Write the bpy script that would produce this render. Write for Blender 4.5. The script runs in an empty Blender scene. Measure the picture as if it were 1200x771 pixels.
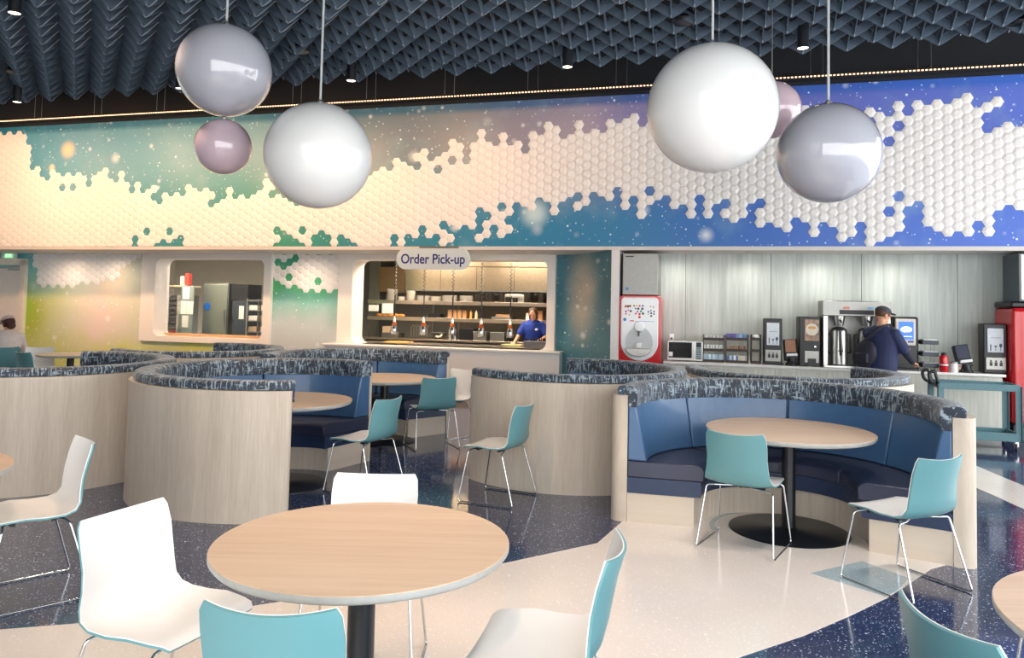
import bpy, math, random
from math import sin, cos, pi, radians as RD, atan2, sqrt, hypot
from mathutils import Vector, Matrix
random.seed(7)
SC = bpy.context.scene
COL = SC.collection

# ---------------------------------------------------------------- frames
WX, WY = 0.9652, -0.2617          # direction of the long back wall (to the right)
NX, NY = 0.2617, 0.9652           # away from the dining room
U0, V0 = -3.0443, 11.2
WR = atan2(WY, WX)
def WP(u, v, z=0.0):
    """point in the room from wall coordinates (u along the wall, v behind its face)"""
    return Vector(((u+U0)*WX+(V0+v)*NX, (u+U0)*WY+(V0+v)*NY, z))
WLOC = (U0*WX+V0*NX, U0*WY+V0*NY, 0.0)

# ---------------------------------------------------------------- materials
def srgb(r, g, b):
    f = lambda c: (c/255/12.92) if c/255 <= .04045 else ((c/255+.055)/1.055)**2.4
    return (f(r), f(g), f(b), 1)
MATS = {}
class NT:
    def __init__(s, name):
        s.m = bpy.data.materials.new(name); s.m.use_nodes = True
        s.t = s.m.node_tree; s.b = s.t.nodes['Principled BSDF']
    def n(s, typ, **kw):
        nd = s.t.nodes.new(typ)
        for k, v in kw.items(): setattr(nd, k, v)
        return nd
    def l(s, a, b): s.t.links.new(a, b)
    def val(s, sock, v):
        if hasattr(v, 'links') or isinstance(v, bpy.types.NodeSocket): s.l(v, sock)
        else: sock.default_value = v
    def math(s, op, a, b=0.0, c=None):
        nd = s.n('ShaderNodeMath', operation=op)
        s.val(nd.inputs[0], a); s.val(nd.inputs[1], b)
        if c is not None: s.val(nd.inputs[2], c)
        return nd.outputs[0]
    def obj(s):
        return s.n('ShaderNodeTexCoord').outputs['Object']
    def sep(s, v):
        nd = s.n('ShaderNodeSeparateXYZ'); s.l(v, nd.inputs[0]); return nd.outputs
    def comb(s, x, y, z):
        nd = s.n('ShaderNodeCombineXYZ')
        for i, v in enumerate((x, y, z)): s.val(nd.inputs[i], v)
        return nd.outputs[0]
    def noise(s, vec, scale=5, detail=3, rough=.5):
        nd = s.n('ShaderNodeTexNoise'); s.l(vec, nd.inputs['Vector'])
        nd.inputs['Scale'].default_value = scale; nd.inputs['Detail'].default_value = detail
        nd.inputs['Roughness'].default_value = rough
        return nd.outputs['Fac']
    def ramp(s, fac, stops, interp='LINEAR'):
        nd = s.n('ShaderNodeValToRGB'); s.val(nd.inputs[0], fac)
        cr = nd.color_ramp; cr.interpolation = interp
        while len(cr.elements) < len(stops): cr.elements.new(.5)
        for e, (p, c) in zip(cr.elements, sorted(stops, key=lambda q: q[0])):
            e.position = p; e.color = c if len(c) == 4 else (*c, 1)
        return nd.outputs[0]
    def mix(s, f, a, b, blend='MIX'):
        nd = s.n('ShaderNodeMix', data_type='RGBA', blend_type=blend)
        s.val(nd.inputs[0], f); s.val(nd.inputs[6], a); s.val(nd.inputs[7], b)
        return nd.outputs[2]
    def bump(s, h, strength=.2, dist=.01):
        nd = s.n('ShaderNodeBump'); nd.inputs['Strength'].default_value = strength
        nd.inputs['Distance'].default_value = dist
        s.val(nd.inputs['Height'], h); s.l(nd.outputs[0], s.b.inputs['Normal'])
    def set(s, **kw):
        al = dict(col='Base Color', rough='Roughness', metal='Metallic', coat='Coat Weight', coatr='Coat Roughness',
                  ec='Emission Color', es='Emission Strength', tr='Transmission Weight', ior='IOR', alpha='Alpha', sss='Subsurface Weight', spec='Specular IOR Level', sheen='Sheen Weight')
        for k, v in kw.items(): s.val(s.b.inputs[al[k]], v)
        return s.m

def plain(name, col, rough=.5, metal=0, coat=0, var=.05, scale=30, **kw):
    if name in MATS: return MATS[name]
    q = NT(name); o = q.obj()
    nz = q.noise(o, scale, 3)
    c2 = tuple(min(1, c*(1+var)) for c in col[:3])+(1,); c1 = tuple(c*(1-var) for c in col[:3])+(1,)
    c = q.ramp(nz, [(.3, c1), (.7, c2)])
    q.set(col=c, rough=rough, metal=metal, coat=coat, **kw)
    MATS[name] = q.m
    return q.m
def S(name, r, g, b, rough=.5, metal=0, **kw): return plain(name, srgb(r, g, b), rough, metal, **kw)
def emis(name, r, g, b, st=1.0):
    if name in MATS: return MATS[name]
    q = NT(name); q.set(col=srgb(r, g, b), ec=srgb(r, g, b), es=st, rough=.3); MATS[name] = q.m
    return q.m

def wood(name, light, dark, axis='Z', polar=0.0, stretch=1.0, rough=.42, fine=60, board=0):
    q = NT(name); o = q.obj(); x, y, z = q.sep(o)
    if polar:
        ang = q.math('MULTIPLY', q.math('ARCTAN2', y, x), polar)
        vec = q.comb(ang, 0.0, q.math('MULTIPLY', z, .05*stretch))
    elif axis == 'Z': vec = q.comb(x, y, q.math('MULTIPLY', z, .05*stretch))
    elif axis == 'X': vec = q.comb(q.math('MULTIPLY', x, .05*stretch), y, z)
    else: vec = q.comb(x, q.math('MULTIPLY', y, .05*stretch), z)
    n1 = q.noise(vec, fine, 4, .6); n2 = q.noise(vec, fine/8, 2, .5)
    f = q.math('ADD', q.math('MULTIPLY', n1, .55), q.math('MULTIPLY', n2, .45))
    c = q.ramp(f, [(.36, dark), (.62, light)])
    q.set(col=c, rough=rough, spec=.4)
    MATS[name] = q.m
    return q.m

M_boothwood = wood('booth grey oak laminate', srgb(208, 196, 180), srgb(188, 175, 159), polar=1.2, fine=85)
M_wallwood = wood('pale grey wood wall panel', srgb(200, 208, 202), srgb(168, 177, 171), fine=22, rough=.5)
M_tablewood = wood('warm oak table laminate', srgb(224, 198, 172), srgb(210, 182, 154), axis='X', fine=45, rough=.33)
M_cabwood = wood('pale counter front laminate', srgb(212, 212, 200), srgb(186, 188, 178), fine=30)
M_boothcap = wood('booth top edge laminate', srgb(214, 200, 180), srgb(196, 182, 164), polar=1.2)

def terrazzo(name, base, chip, chip2, thr, scale=110, rough=.12):
    q = NT(name); o = q.obj()
    def layer(sc, th, keep):
        v = q.n('ShaderNodeTexVoronoi'); v.inputs['Scale'].default_value = sc; q.l(o, v.inputs['Vector'])
        r, g, b = [v2 for v2 in q.sep(v.outputs['Color'])]
        near = q.math('LESS_THAN', v.outputs['Distance'], q.math('MULTIPLY', r, th))
        return q.math('MULTIPLY', near, q.math('GREATER_THAN', g, keep))
    a = layer(scale, thr, .58); b = layer(scale*.45, thr*.8, .84); d = layer(scale*2.0, thr, .55)
    cl = q.noise(o, .9, 2)
    bc = q.ramp(cl, [(.3, tuple(c*.85 for c in base[:3])+(1,)), (.7, base)])
    c = q.mix(a, bc, chip); c = q.mix(b, c, chip); c = q.mix(d, c, chip2)
    q.set(col=c, rough=rough, spec=.55, coat=.3, coatr=.05)
    MATS[name] = q.m; return q.m
M_navy = terrazzo('navy terrazzo with white chips', srgb(42, 56, 92), srgb(196, 202, 210), srgb(104, 118, 146), .42, 100)
M_cream = terrazzo('cream terrazzo', srgb(240, 231, 223), srgb(248, 242, 236), srgb(226, 214, 204), .45, 90, .14)
M_bluepale = terrazzo('pale blue terrazzo', srgb(178, 196, 202), srgb(215, 225, 228), srgb(150, 170, 180), .45, 90, .14)

def fabric():
    q = NT('navy brushstroke upholstery'); o = q.obj(); x, y, z = q.sep(o)
    ang = q.math('MULTIPLY', q.math('ARCTAN2', y, x), 1.15)
    r = q.math('SQRT', q.math('ADD', q.math('MULTIPLY', x, x), q.math('MULTIPLY', y, y)))
    zr = q.math('ADD', z, r)
    v1 = q.comb(q.math('MULTIPLY', ang, 62), q.math('MULTIPLY', z, 11), q.math('MULTIPLY', r, 11))
    v2 = q.comb(q.math('MULTIPLY', ang, 11), q.math('MULTIPLY', z, 55), q.math('MULTIPLY', r, 55))
    n1 = q.noise(v1, 1, 3, .7); n2 = q.noise(v2, 1, 2, .6); n3 = q.noise(q.comb(ang, zr, 0.0), 9, 2)
    a = q.ramp(n1, [(.52, (0, 0, 0, 1)), (.60, (1, 1, 1, 1))]); b = q.ramp(n2, [(.60, (0, 0, 0, 1)), (.67, (1, 1, 1, 1))])
    m = q.math('MAXIMUM', a, b)
    m = q.math('MULTIPLY', m, q.ramp(n3, [(.3, (.45,)*3), (.55, (1, 1, 1))]))
    c = q.mix(m, q.ramp(n3, [(.35, srgb(24, 32, 46)), (.65, srgb(36, 54, 76))]), srgb(156, 174, 184))
    q.set(col=c, rough=.55, sheen=.2)
    MATS['fabric'] = q.m; return q.m
M_fabric = fabric()
M_blue = S('blue booth leatherette', 64, 100, 140, .33, coat=.2, scale=12)
M_seatblue = S('dark navy seat leatherette', 46, 52, 76, .4, coat=.1, scale=12)
M_fascia = S('navy seat front leatherette', 34, 52, 84, .42, scale=12)
M_chrome = S('polished chrome', 215, 218, 220, .14, 1)
M_teal = S('matte teal chair plastic', 102, 154, 160, .38, scale=4, var=.02)
M_white = S('white chair plastic', 238, 238, 236, .36, scale=4, var=.02)
M_black = S('black powder coated steel', 20, 24, 30, .35)
M_edge = S('pale grey table edge', 178, 180, 176, .4)
M_steel = S('brushed stainless steel', 190, 190, 186, .3, 1, scale=14)
M_steeld = S('dull stainless steel', 150, 150, 146, .42, 1, scale=14)
M_dark = S('dark plastic', 19, 21, 26, .4)
M_ceil = S('black painted ceiling deck', 13, 15, 18, .85)
M_bulk = S('charcoal bulkhead paint', 20, 24, 30, .8)
M_felt = S('charcoal acoustic felt', 88, 103, 118, .95, scale=200, var=.15)
M_feltedge = S('cut felt edge', 158, 168, 176, .95, scale=200, var=.1)
M_hex = S('white hexagon wall tile', 244, 240, 234, .42, scale=6, var=.015)
M_wpaint = S('white wall paint', 232, 230, 226, .5, scale=3, var=.01)
M_counter = S('white quartz counter', 232, 230, 226, .22, scale=80, var=.03)
M_red = S('glossy red plastic', 200, 16, 28, .2, coat=.4, scale=4, var=.01)
M_gloss = S('glossy white plastic', 238, 242, 244, .18, coat=.4, scale=4, var=.01)
M_kwall = S('kitchen beige wall', 128, 118, 100, .6, scale=4)
M_ktile = S('kitchen floor', 70, 60, 52, .5)

# ---------------------------------------------------------------- mesh builder
class MB:
    def __init__(s): s.v = []; s.f = []
    def add(s, vs, fs):
        o = len(s.v); s.v += [tuple(v) for v in vs]; s.f += [tuple(i+o for i in f) for f in fs]; return s
    def box(s, x0, x1, y0, y1, z0, z1, mat=None):
        vs = [Vector((x, y, z)) for z in (z0, z1) for x, y in ((x0, y0), (x1, y0), (x1, y1), (x0, y1))]
        if mat is not None: vs = [mat @ v for v in vs]
        return s.add(vs, [(3, 2, 1, 0), (4, 5, 6, 7), (0, 1, 5, 4), (1, 2, 6, 5), (2, 3, 7, 6), (3, 0, 4, 7)])
    def rings(s, rings, closed=True, cap=True):
        n = len(rings[0]); vs = [p for r in rings for p in r]; fs = []
        for i in range(len(rings)-1):
            for j in range(n if closed else n-1):
                k = (j+1) % n
                fs.append((i*n+j, i*n+k, (i+1)*n+k, (i+1)*n+j))
        if cap and closed:
            fs.append(tuple(range(n-1, -1, -1))); fs.append(tuple((len(rings)-1)*n+j for j in range(n)))
        return s.add(vs, fs)
    def lathe(s, prof, n=24, c=(0, 0, 0), a0=0, sx=1, sy=1):
        rs = []
        for r, z in prof:
            rs.append([(c[0]+r*sx*cos(2*pi*j/n+a0), c[1]+r*sy*sin(2*pi*j/n+a0), c[2]+z) for j in range(n)])
        return s.rings(rs)
    def tube(s, pts, r, n=8, cap=True):
        pts = [Vector(p) for p in pts]; rr = r if isinstance(r, (list, tuple)) else [r]*len(pts)
        rs = []; up = None
        for i, p in enumerate(pts):
            d = (pts[min(i+1, len(pts)-1)]-pts[max(i-1, 0)]).normalized()
            if up is None:
                up = Vector((0, 0, 1)) if abs(d.z) < .9 else Vector((1, 0, 0))
            a = (up-d*up.dot(d))
            if a.length < 1e-4: a = d.orthogonal()
            a.normalize(); b = d.cross(a); up = a
            rs.append([p+(a*cos(2*pi*j/n)+b*sin(2*pi*j/n))*rr[i] for j in range(n)])
        return s.rings(rs)
    def capsule(s, p1, r1, p2, r2, n=12, m=4, flat=1.0, side=None):
        p1 = Vector(p1); p2 = Vector(p2); d = (p2-p1)
        if d.length < 1e-6: d = Vector((0, 0, 1e-5))
        d.normalize(); a = d.orthogonal().normalized() if side is None else (Vector(side)-d*Vector(side).dot(d)).normalized()
        b = d.cross(a); rs = []
        for i in range(m+1):
            t = pi/2*(1-i/m); rs.append((p1-d*r1*sin(t), max(r1*cos(t), 1e-4)))
        for i in range(m+1):
            t = pi/2*i/m; rs.append((p2+d*r2*sin(t), max(r2*cos(t), 1e-4)))
        return s.rings([[c+(a*cos(2*pi*j/n)+b*sin(2*pi*j/n)*flat)*r for j in range(n)] for c, r in rs])
    def ell(s, c, rx, ry, rz, n=16, m=10, rot=None):
        rs = []
        for i in range(m+1):
            t = -pi/2+pi*i/m; k = max(cos(t), 1e-3)
            ring = [Vector((rx*k*cos(2*pi*j/n), ry*k*sin(2*pi*j/n), rz*sin(t))) for j in range(n)]
            if rot is not None: ring = [rot @ p for p in ring]
            rs.append([p+Vector(c) for p in ring])
        return s.rings(rs)
    def loft(s, secs, n=20):
        """secs: (center, rx, ry) horizontal ellipses bottom to top"""
        return s.rings([[(c[0]+rx*cos(2*pi*j/n), c[1]+ry*sin(2*pi*j/n), c[2]) for j in range(n)] for c, rx, ry in secs])
    def prism(s, outline, z0, z1, plane='xy', mat=None):
        n = len(outline)
        def P(a, b, h): return Vector((a, b, h)) if plane == 'xy' else Vector((a, h, b)) if plane == 'xz' else Vector((h, a, b))
        vs = [P(a, b, z0) for a, b in outline]+[P(a, b, z1) for a, b in outline]
        if mat is not None: vs = [mat @ v for v in vs]
        fs = [tuple(range(n-1, -1, -1)), tuple(range(n, 2*n))]+[(i, (i+1) % n, n+(i+1) % n, n+i) for i in range(n)]
        return s.add(vs, fs)
    def build(s, name, mat, parent=None, smooth=40, bevel=0, loc=None, rz=None, seg=2, mods=None):
        me = bpy.data.meshes.new(name); me.from_pydata(s.v, [], s.f)
        import bmesh
        bm = bmesh.new(); bm.from_mesh(me); bmesh.ops.recalc_face_normals(bm, faces=bm.faces); bm.to_mesh(me); bm.free()
        me.materials.append(mat)
        if smooth:
            me.polygons.foreach_set('use_smooth', [True]*len(me.polygons))
            me.set_sharp_from_angle(angle=RD(smooth))
        o = bpy.data.objects.new(name, me); COL.objects.link(o)
        if parent is not None: o.parent = parent
        if loc is not None: o.location = loc
        if rz is not None: o.rotation_euler = (0, 0, rz)
        if bevel:
            b = o.modifiers.new('bevel', 'BEVEL'); b.width = bevel; b.segments = seg; b.limit_method = 'ANGLE'; b.angle_limit = RD(35)
        return o
def rrect(x0, x1, z0, z1, r, k=6):
    pts = []
    for cx, cz, a in ((x1-r, z1-r, 0), (x0+r, z1-r, 90), (x0+r, z0+r, 180), (x1-r, z0+r, 270)):
        for i in range(k+1):
            t = RD(a+90*i/k); pts.append((cx+r*cos(t), cz+r*sin(t)))
    return pts

def tag(o, label, cat, group=None, kind=None):
    if label: o['label'] = label
    if cat: o['category'] = cat
    if group: o['group'] = group
    if kind: o['kind'] = kind
    return o
def thing(name, label, cat, loc=(0, 0, 0), rz=0.0, group=None):
    o = bpy.data.objects.new(name, None); COL.objects.link(o); o.empty_display_size = .1
    o.location = loc; o.rotation_euler = (0, 0, rz)
    return tag(o, label, cat, group)
def struct(mb, name, mat, wall=False, **kw):
    o = mb.build(name, mat, loc=WLOC if wall else None, rz=WR if wall else None, **kw); o['kind'] = 'structure'; return o
def children(o): return [c for c in bpy.data.objects if c.parent == o]
def copy_tree(o, parent=None):
    c = o.copy(); COL.objects.link(c)
    if parent is not None: c.parent = parent
    for ch in children(o): copy_tree(ch, c)
    return c
def text(name, body, size, mat, parent, loc, rz=0, sx=1, extrude=.002, offset=0.0, align='CENTER', rx=pi/2):
    cu = bpy.data.curves.new(name, 'FONT'); cu.body = body; cu.size = size; cu.extrude = extrude; cu.offset = offset
    cu.align_x = align; cu.align_y = 'CENTER'
    t = bpy.data.objects.new(name, cu); COL.objects.link(t)
    bpy.context.view_layer.update()
    me = bpy.data.meshes.new_from_object(t.evaluated_get(bpy.context.evaluated_depsgraph_get()))
    bpy.data.objects.remove(t)
    me.materials.clear(); me.materials.append(mat)
    o = bpy.data.objects.new(name, me); COL.objects.link(o); o.parent = parent
    o.location = loc; o.rotation_euler = (rx, 0, rz); o.scale = (sx, 1, 1)
    return o
# ================================================================ SETTING
# ---- floor
fl = MB(); fl.box(-14, 10, -4, 17, -.12, 0)
struct(fl, 'floor', M_navy, smooth=0)
def flat(pts, z, name, mat):
    m = MB(); m.prism(pts, .0003, z); return struct(m, name, mat, smooth=0)
DC = (1.98, 5.55)
arc = [(DC[0]+1.13*cos(RD(a)), DC[1]+1.13*sin(RD(a))) for a in range(166, -32, -6)]
flat([(-7, 2.5), (-4, 3.3), (-2.46, 3.74), (-1.9, 3.89), (-1.36, 4.08), (-.41, 4.56), (.63, 5.28)]+arc+
     [(2.73, 4.9), (2.2, 4.4), (1.85, 4.12), (1.5, 3.86), (1.1, 3.61), (.6, 3.28), (0, 2.8), (-.5, 2.1), (-.8, 1), (-.9, 0), (-7, 0)], .002, 'floor', M_cream)
flat([(5.3, 9.2), (5.12, 8.5), (5.04, 7.93), (4.97, 7.3), (4.8, 6.2), (4.5, 5.2), (4.0, 5.2), (4.27, 5.9), (4.38, 6.46), (4.42, 6.92), (4.5, 8.4), (4.6, 9.2)], .002, 'floor', M_cream)
flat([(1.9, 4.77), (2.34, 5.02), (2.49, 4.72), (2.3, 4.5), (2.19, 4.41)], .0026, 'floor', M_bluepale)
ring = [(DC[0]+.1+.56*cos(RD(a)), DC[1]+.1+.56*sin(RD(a))) for a in range(0, 181, 10)]
ring2 = [(DC[0]+.1+.52*cos(RD(a)), DC[1]+.1+.52*sin(RD(a))) for a in range(180, -1, -10)]
flat(ring+ring2, .0026, 'floor', M_bluepale)

# ---- ceiling deck and the shell of the building
m = MB(); m.box(-14, 10, -4, 17, 5.75, 5.9); struct(m, 'ceiling', M_ceil, smooth=0)
m = MB(); m.box(-14.1, -14, -4, 17, 0, 5.75); struct(m, 'wall_left', M_wpaint, smooth=0)
# glazed front and right side behind the viewer: slim mullions and panes
def glazing(name, pts):
    fr = MB()
    (x0, y0), (x1, y1) = pts
    L = hypot(x1-x0, y1-y0); n = max(2, round(L/2.4)); a = atan2(y1-y0, x1-x0)
    T = Matrix.Translation((x0, y0, 0)) @ Matrix.Rotation(a, 4, 'Z')
    for i in range(n+1): fr.box(L*i/n-.04, L*i/n+.04, -.06, .06, 0, 5.75, T)
    for z in (0.02, 2.9, 5.68): fr.box(0, L, -.05, .05, z, z+.07, T)
    f = fr.build(name, M_dark, smooth=0); f['kind'] = 'structure'
    return f
glazing('window_1', ((-4.5, -4), (10, -4)))
m = MB(); m.box(-14, -4.5, -4.1, -3.95, 0, 5.75); struct(m, 'wall_daylight_block', M_wpaint, smooth=0)  # unseen solid wall added to hold daylight back from the left side
glazing('window_2', ((10, -4), (10, 10.5)))

# ---- mural shader
def stars(q, vec, c, dens=1.0, glow=1.0):
    def layer(sc, th, keep, soft):
        v = q.n('ShaderNodeTexVoronoi'); v.inputs['Scale'].default_value = sc; v.inputs['Randomness'].default_value = 1
        q.l(vec, v.inputs['Vector']); r, g, b = q.sep(v.outputs['Color'])
        k = q.math('GREATER_THAN', g, keep)
        rad = q.math('MULTIPLY', q.math('ADD', q.math('MULTIPLY', r, .7), .3), th)
        e = q.math('SUBTRACT', 1.0, q.math('DIVIDE', v.outputs['Distance'], rad))
        e = q.math('MAXIMUM', e, 0.0)
        e = q.math('POWER', e, 1.35) if soft else q.math('MINIMUM', q.math('MULTIPLY', e, 2.5), 1.0)
        return q.math('MULTIPLY', e, k)
    s0 = layer(17, .27, 1-.45*dens, False); s1 = layer(9, .20, 1-.7*dens, False); s2 = layer(2.4, .34, 1-.5*dens, True); s3 = layer(4.6, .30, 1-.4*dens, True)
    c = q.mix(q.math('MULTIPLY', s2, .95*glow), c, srgb(245, 248, 246))
    c = q.mix(q.math('MULTIPLY', s3, .9*glow), c, srgb(240, 246, 248))
    c = q.mix(q.math('MULTIPLY', s0, .8), c, srgb(214, 232, 238))
    return q.mix(s1, c, srgb(232, 244, 248))
def flatvec(q):
    o = q.obj(); x, y, z = q.sep(o)
    return x, z, q.comb(x, 0.0, z)
def umap(q, u, a, b): return q.math('DIVIDE', q.math('SUBTRACT', u, a), b-a)
def mural():
    q = NT('printed starfield mural'); u, z, vec = flatvec(q)
    wob = q.math('MULTIPLY', q.math('SUBTRACT', q.noise(vec, .8, 3), .5), 1.6)
    t = umap(q, q.math('ADD', u, wob), -10.2, 7.0)
    up = q.ramp(t, [(0, srgb(70, 150, 175)), (.10, srgb(108, 168, 192)), (.28, srgb(124, 174, 186)), (.42, srgb(98, 128, 142)), (.55, srgb(135, 140, 145)), (.66, srgb(160, 150, 172)), (.74, srgb(118, 112, 178)), (.85, srgb(98, 108, 190)), (1, srgb(88, 112, 205))])
    lo = q.ramp(t, [(0, srgb(90, 155, 172)), (.22, srgb(66, 145, 152)), (.36, srgb(66, 156, 128)), (.43, srgb(60, 140, 150)), (.55, srgb(52, 136, 166)), (.68, srgb(36, 126, 172)), (.8, srgb(52, 108, 196)), (1, srgb(72, 112, 210))])
    zz = umap(q, q.math('ADD', z, q.math('MULTIPLY', wob, .25)), 2.9, 4.4)
    c = q.mix(q.ramp(zz, [(0, (0, 0, 0)), (1, (1, 1, 1))], 'EASE'), lo, up)
    top_shade = q.ramp(umap(q, z, 4.5, 4.9), [(.4, (0, 0, 0)), (.62, (1, 1, 1))])  # shade at the mural's top edge, painted in as a deeper blue band
    c = q.mix(q.math('MULTIPLY', top_shade, .75), c, q.ramp(t, [(0, srgb(20, 110, 140)), (.5, srgb(30, 105, 135)), (.75, srgb(20, 90, 180)), (1, srgb(30, 100, 200))]))
    cl = q.noise(vec, 1.7, 4)
    c = q.mix(q.ramp(cl, [(.52, (0, 0, 0)), (.75, (.35,)*3)]), c, srgb(150, 190, 205))
    # two peach glows printed at the left
    for (gu, gz, gr, gc) in ((-8.6, 4.35, .22, srgb(246, 214, 176)), (-8.95, 4.02, .1, srgb(246, 220, 190)), (-1.5, 3.0, .12, srgb(235, 240, 235)), (.35, 3.05, .3, srgb(200, 225, 225))):
        d = q.math('SQRT', q.math('ADD', q.math('POWER', q.math('SUBTRACT', u, gu), 2.0), q.math('POWER', q.math('SUBTRACT', z, gz), 2.0)))
        c = q.mix(q.ramp(q.math('DIVIDE', d, gr), [(0.1, (1, 1, 1)), (1, (0, 0, 0))], 'EASE'), c, gc)
    c = stars(q, vec, c)
    return q.set(col=c, rough=.4)
M_mural = mural()
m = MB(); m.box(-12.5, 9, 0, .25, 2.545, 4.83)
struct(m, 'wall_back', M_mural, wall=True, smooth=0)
# bulkhead over the mural and soffit underneath
m = MB(); m.box(-12.5, 9, -.02, .6, 4.83, 5.75); m.box(-12.5, 9, -.16, -.02, 4.885, 4.93)
struct(m, 'trim_1', M_bulk, wall=True, smooth=0)
M_soff = S('white soffit paint', 222, 216, 208, .6, scale=3, var=.01)
m = MB(); m.box(-12.5, 9, 0, 1.1, 2.49, 2.545); m.box(-12.5, 9, .25, 5.2, 2.9, 3.0)
struct(m, 'ceiling', M_soff, wall=True, smooth=0)
# LED strip (tiny lamps)
m = MB()
for i in range(430):
    u = -12.3+i*.05
    m.box(u, u+.026, -.175, -.16, 4.9, 4.914)
o = m.build('led_strip', emis('warm led', 255, 206, 160, 1.8), loc=WLOC, rz=WR, smooth=0)
tag(o, 'thin strip of warm LED dots running along the dark bulkhead above the mural', 'light strip')

# ---- hexagonal relief tiles
HEX = [0, 0, 130560, 131070, 131068, 131070, 131068, 131070, 131068, 32766, 4092, 4094, 2044, 1022, 4092, 2046, 1532, 2046, 1532, 2046, 2044, 510, 2044, 2046, 4092, 1022, 1020, 2046, 1020, 254, 1016, 254, 500, 382, 124, 252, 244, 252, 248, 510, 508, 254, 508, 190, 124, 126, 508, 126, 252, 126, 252, 254, 1020, 382, 244, 120, 120, 60, 116, 126, 248, 120, 248, 254, 504, 508, 508, 510, 1020, 1022, 2044, 1022, 4088, 2046, 2040, 3068, 8176, 2044, 3064, 4086, 14324, 8184, 2032, 8184, 32708, 8172, 8176, 16348, 8168, 8128, 4032, 16352, 16256, 32704, 32736, 8128, 16256, 32672, 16320, 16256, 16256, 32704, 32512, 32736, 65408, 16368, 32576, 16320, 32640, 16352, 32704, 32752, 32640, 32752, 32704, 32720, 32752, 32752, 32704, 32728, 65520, 65528, 65528, 65520, 65520, 32764, 65520, 32760, 65532, 32764, 32752, 24574, 32764, 14316, 57272, 16352, 65472, 32760, 65528, 32764, 65528, 65532, 32752, 20476, 40928, 8160, 8160, 8176, 32]
HEXL = {-87: 48, -86: 124, -85: 62, -84: 124, -83: 62, -82: 124, -81: 62, -80: 124, -79: 62, -78: 124, -77: 60, -76: 124, -75: 60, -74: 124, -73: 60, -72: 120, -71: 60, -70: 120, -69: 48, -68: 96, -67: 32, -66: 64}
HEXM = {-41: 56, -40: 88, -39: 44, -38: 84, -37: 28, -36: 124, -35: 62, -34: 124, -33: 58, -32: 124, -31: 62, -30: 124}
def hextile(mb, u, z, v):
    s = .0798; h = .015
    r0 = [(u+s*cos(RD(60*k)), v, z+s*sin(RD(60*k))*.998) for k in range(6)]
    r1 = [(u+s*.985*cos(RD(60*k)), v-h*.35, z+s*.985*sin(RD(60*k))) for k in range(6)]
    r2 = [(u+s*.5*cos(RD(60*k)), v-h, z+s*.5*sin(RD(60*k))) for k in range(6)]
    mb.rings([[(a, b, max(c, 2.547) if v == 0 else c) for a, b, c in r] for r in (r0, r1, r2)]); return mb
m = MB()
for i, bits in enumerate(HEX):
    c = -88+i
    for k in range(20):
        half = k == 1 and c % 2 == 0 and bits >> 2 & 1 and 0 < i < len(HEX)-1 and HEX[i-1] >> 1 & 1 and HEX[i+1] >> 1 & 1
        if bits >> k & 1 or half: hextile(m, -.0595+c*.1198, .0462+(c % 2)*.0692+(17+k)*.1384, 0)
o = m.build('hexagon_tile_relief', M_hex, loc=WLOC, rz=WR, smooth=0)
tag(o, 'long wavy field of raised white hexagon tiles across the starry mural above the counters', 'wall tiles')
for D, lab in ((HEXL, 'patch of raised hexagon tiles hanging from the soffit beside the exit door'), (HEXM, 'patch of raised hexagon tiles between the two kitchen windows')):
    m = MB()
    for c, bits in D.items():
        for k in range(7):
            if bits >> k & 1: hextile(m, c*.1198, (12+k)*.1384+(c % 2)*.0692-.012, 1.1)
    tag(m.build('hexagon_tile_relief', M_hex, loc=WLOC, rz=WR, smooth=0), lab, 'wall tiles')

# ---- lower back wall (v = 1.1) with kitchen openings
def lower_mural():
    q = NT('printed green and peach mural'); u, z, vec = flatvec(q)
    wob = q.math('SUBTRACT', q.noise(vec, 1.0, 3), .5)
    zz = q.math('ADD', umap(q, z, .6, 2.5), q.math('MULTIPLY', wob, .5))
    t = q.math('ADD', u, q.math('MULTIPLY', wob, .9))
    left = q.ramp(umap(q, t, -10.8, -7.4), [(0, srgb(130, 200, 60)), (.1, srgb(178, 190, 60)), (.2, srgb(196, 202, 130)), (.34, srgb(206, 206, 178)), (.6, srgb(226, 206, 196)), (.85, srgb(208, 208, 184)), (1, srgb(204, 208, 180))])
    lefttop = q.ramp(umap(q, t, -10.8, -7.4), [(0, srgb(110, 190, 195)), (.4, srgb(170, 210, 195)), (.7, srgb(238, 218, 190)), (.88, srgb(190, 205, 190)), (1, srgb(90, 170, 172))])
    a = q.mix(q.ramp(zz, [(.45, (0, 0, 0)), (.85, (1, 1, 1))]), left, lefttop)
    a = q.mix(q.ramp(zz, [(0, (1, 1, 1)), (.2, (0, 0, 0))]), a, srgb(204, 208, 120))
    mid = q.ramp(zz, [(0, srgb(196, 204, 206)), (.30, srgb(190, 205, 208)), (.5, srgb(130, 190, 180)), (.66, srgb(84, 178, 118)), (.9, srgb(70, 165, 130))])
    c = q.mix(q.math('GREATER_THAN', u, -6.0), a, mid)
    c = stars(q, vec, c, .9, .8)
    return q.set(col=c, rough=.45)
M_lower = lower_mural()
def wallwith(mb, u0, u1, z0, z1, v0, v1, holes):
    """wall slab with rectangular holes"""
    us = sorted({u0, u1, *[h[0] for h in holes], *[h[1] for h in holes]})
    for a, b in zip(us, us[1:]):
        cur = z0
        for h in sorted([h for h in holes if h[0] <= a and h[1] >= b], key=lambda h: h[2]):
            if h[2] > cur: mb.box(a, b, v0, v1, cur, h[2])
            cur = h[3]
        if cur < z1: mb.box(a, b, v0, v1, cur, z1)
LW = (-7.42, -5.03, .90, 2.39); PW = (-3.20, .35, .90, 2.39)
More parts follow.
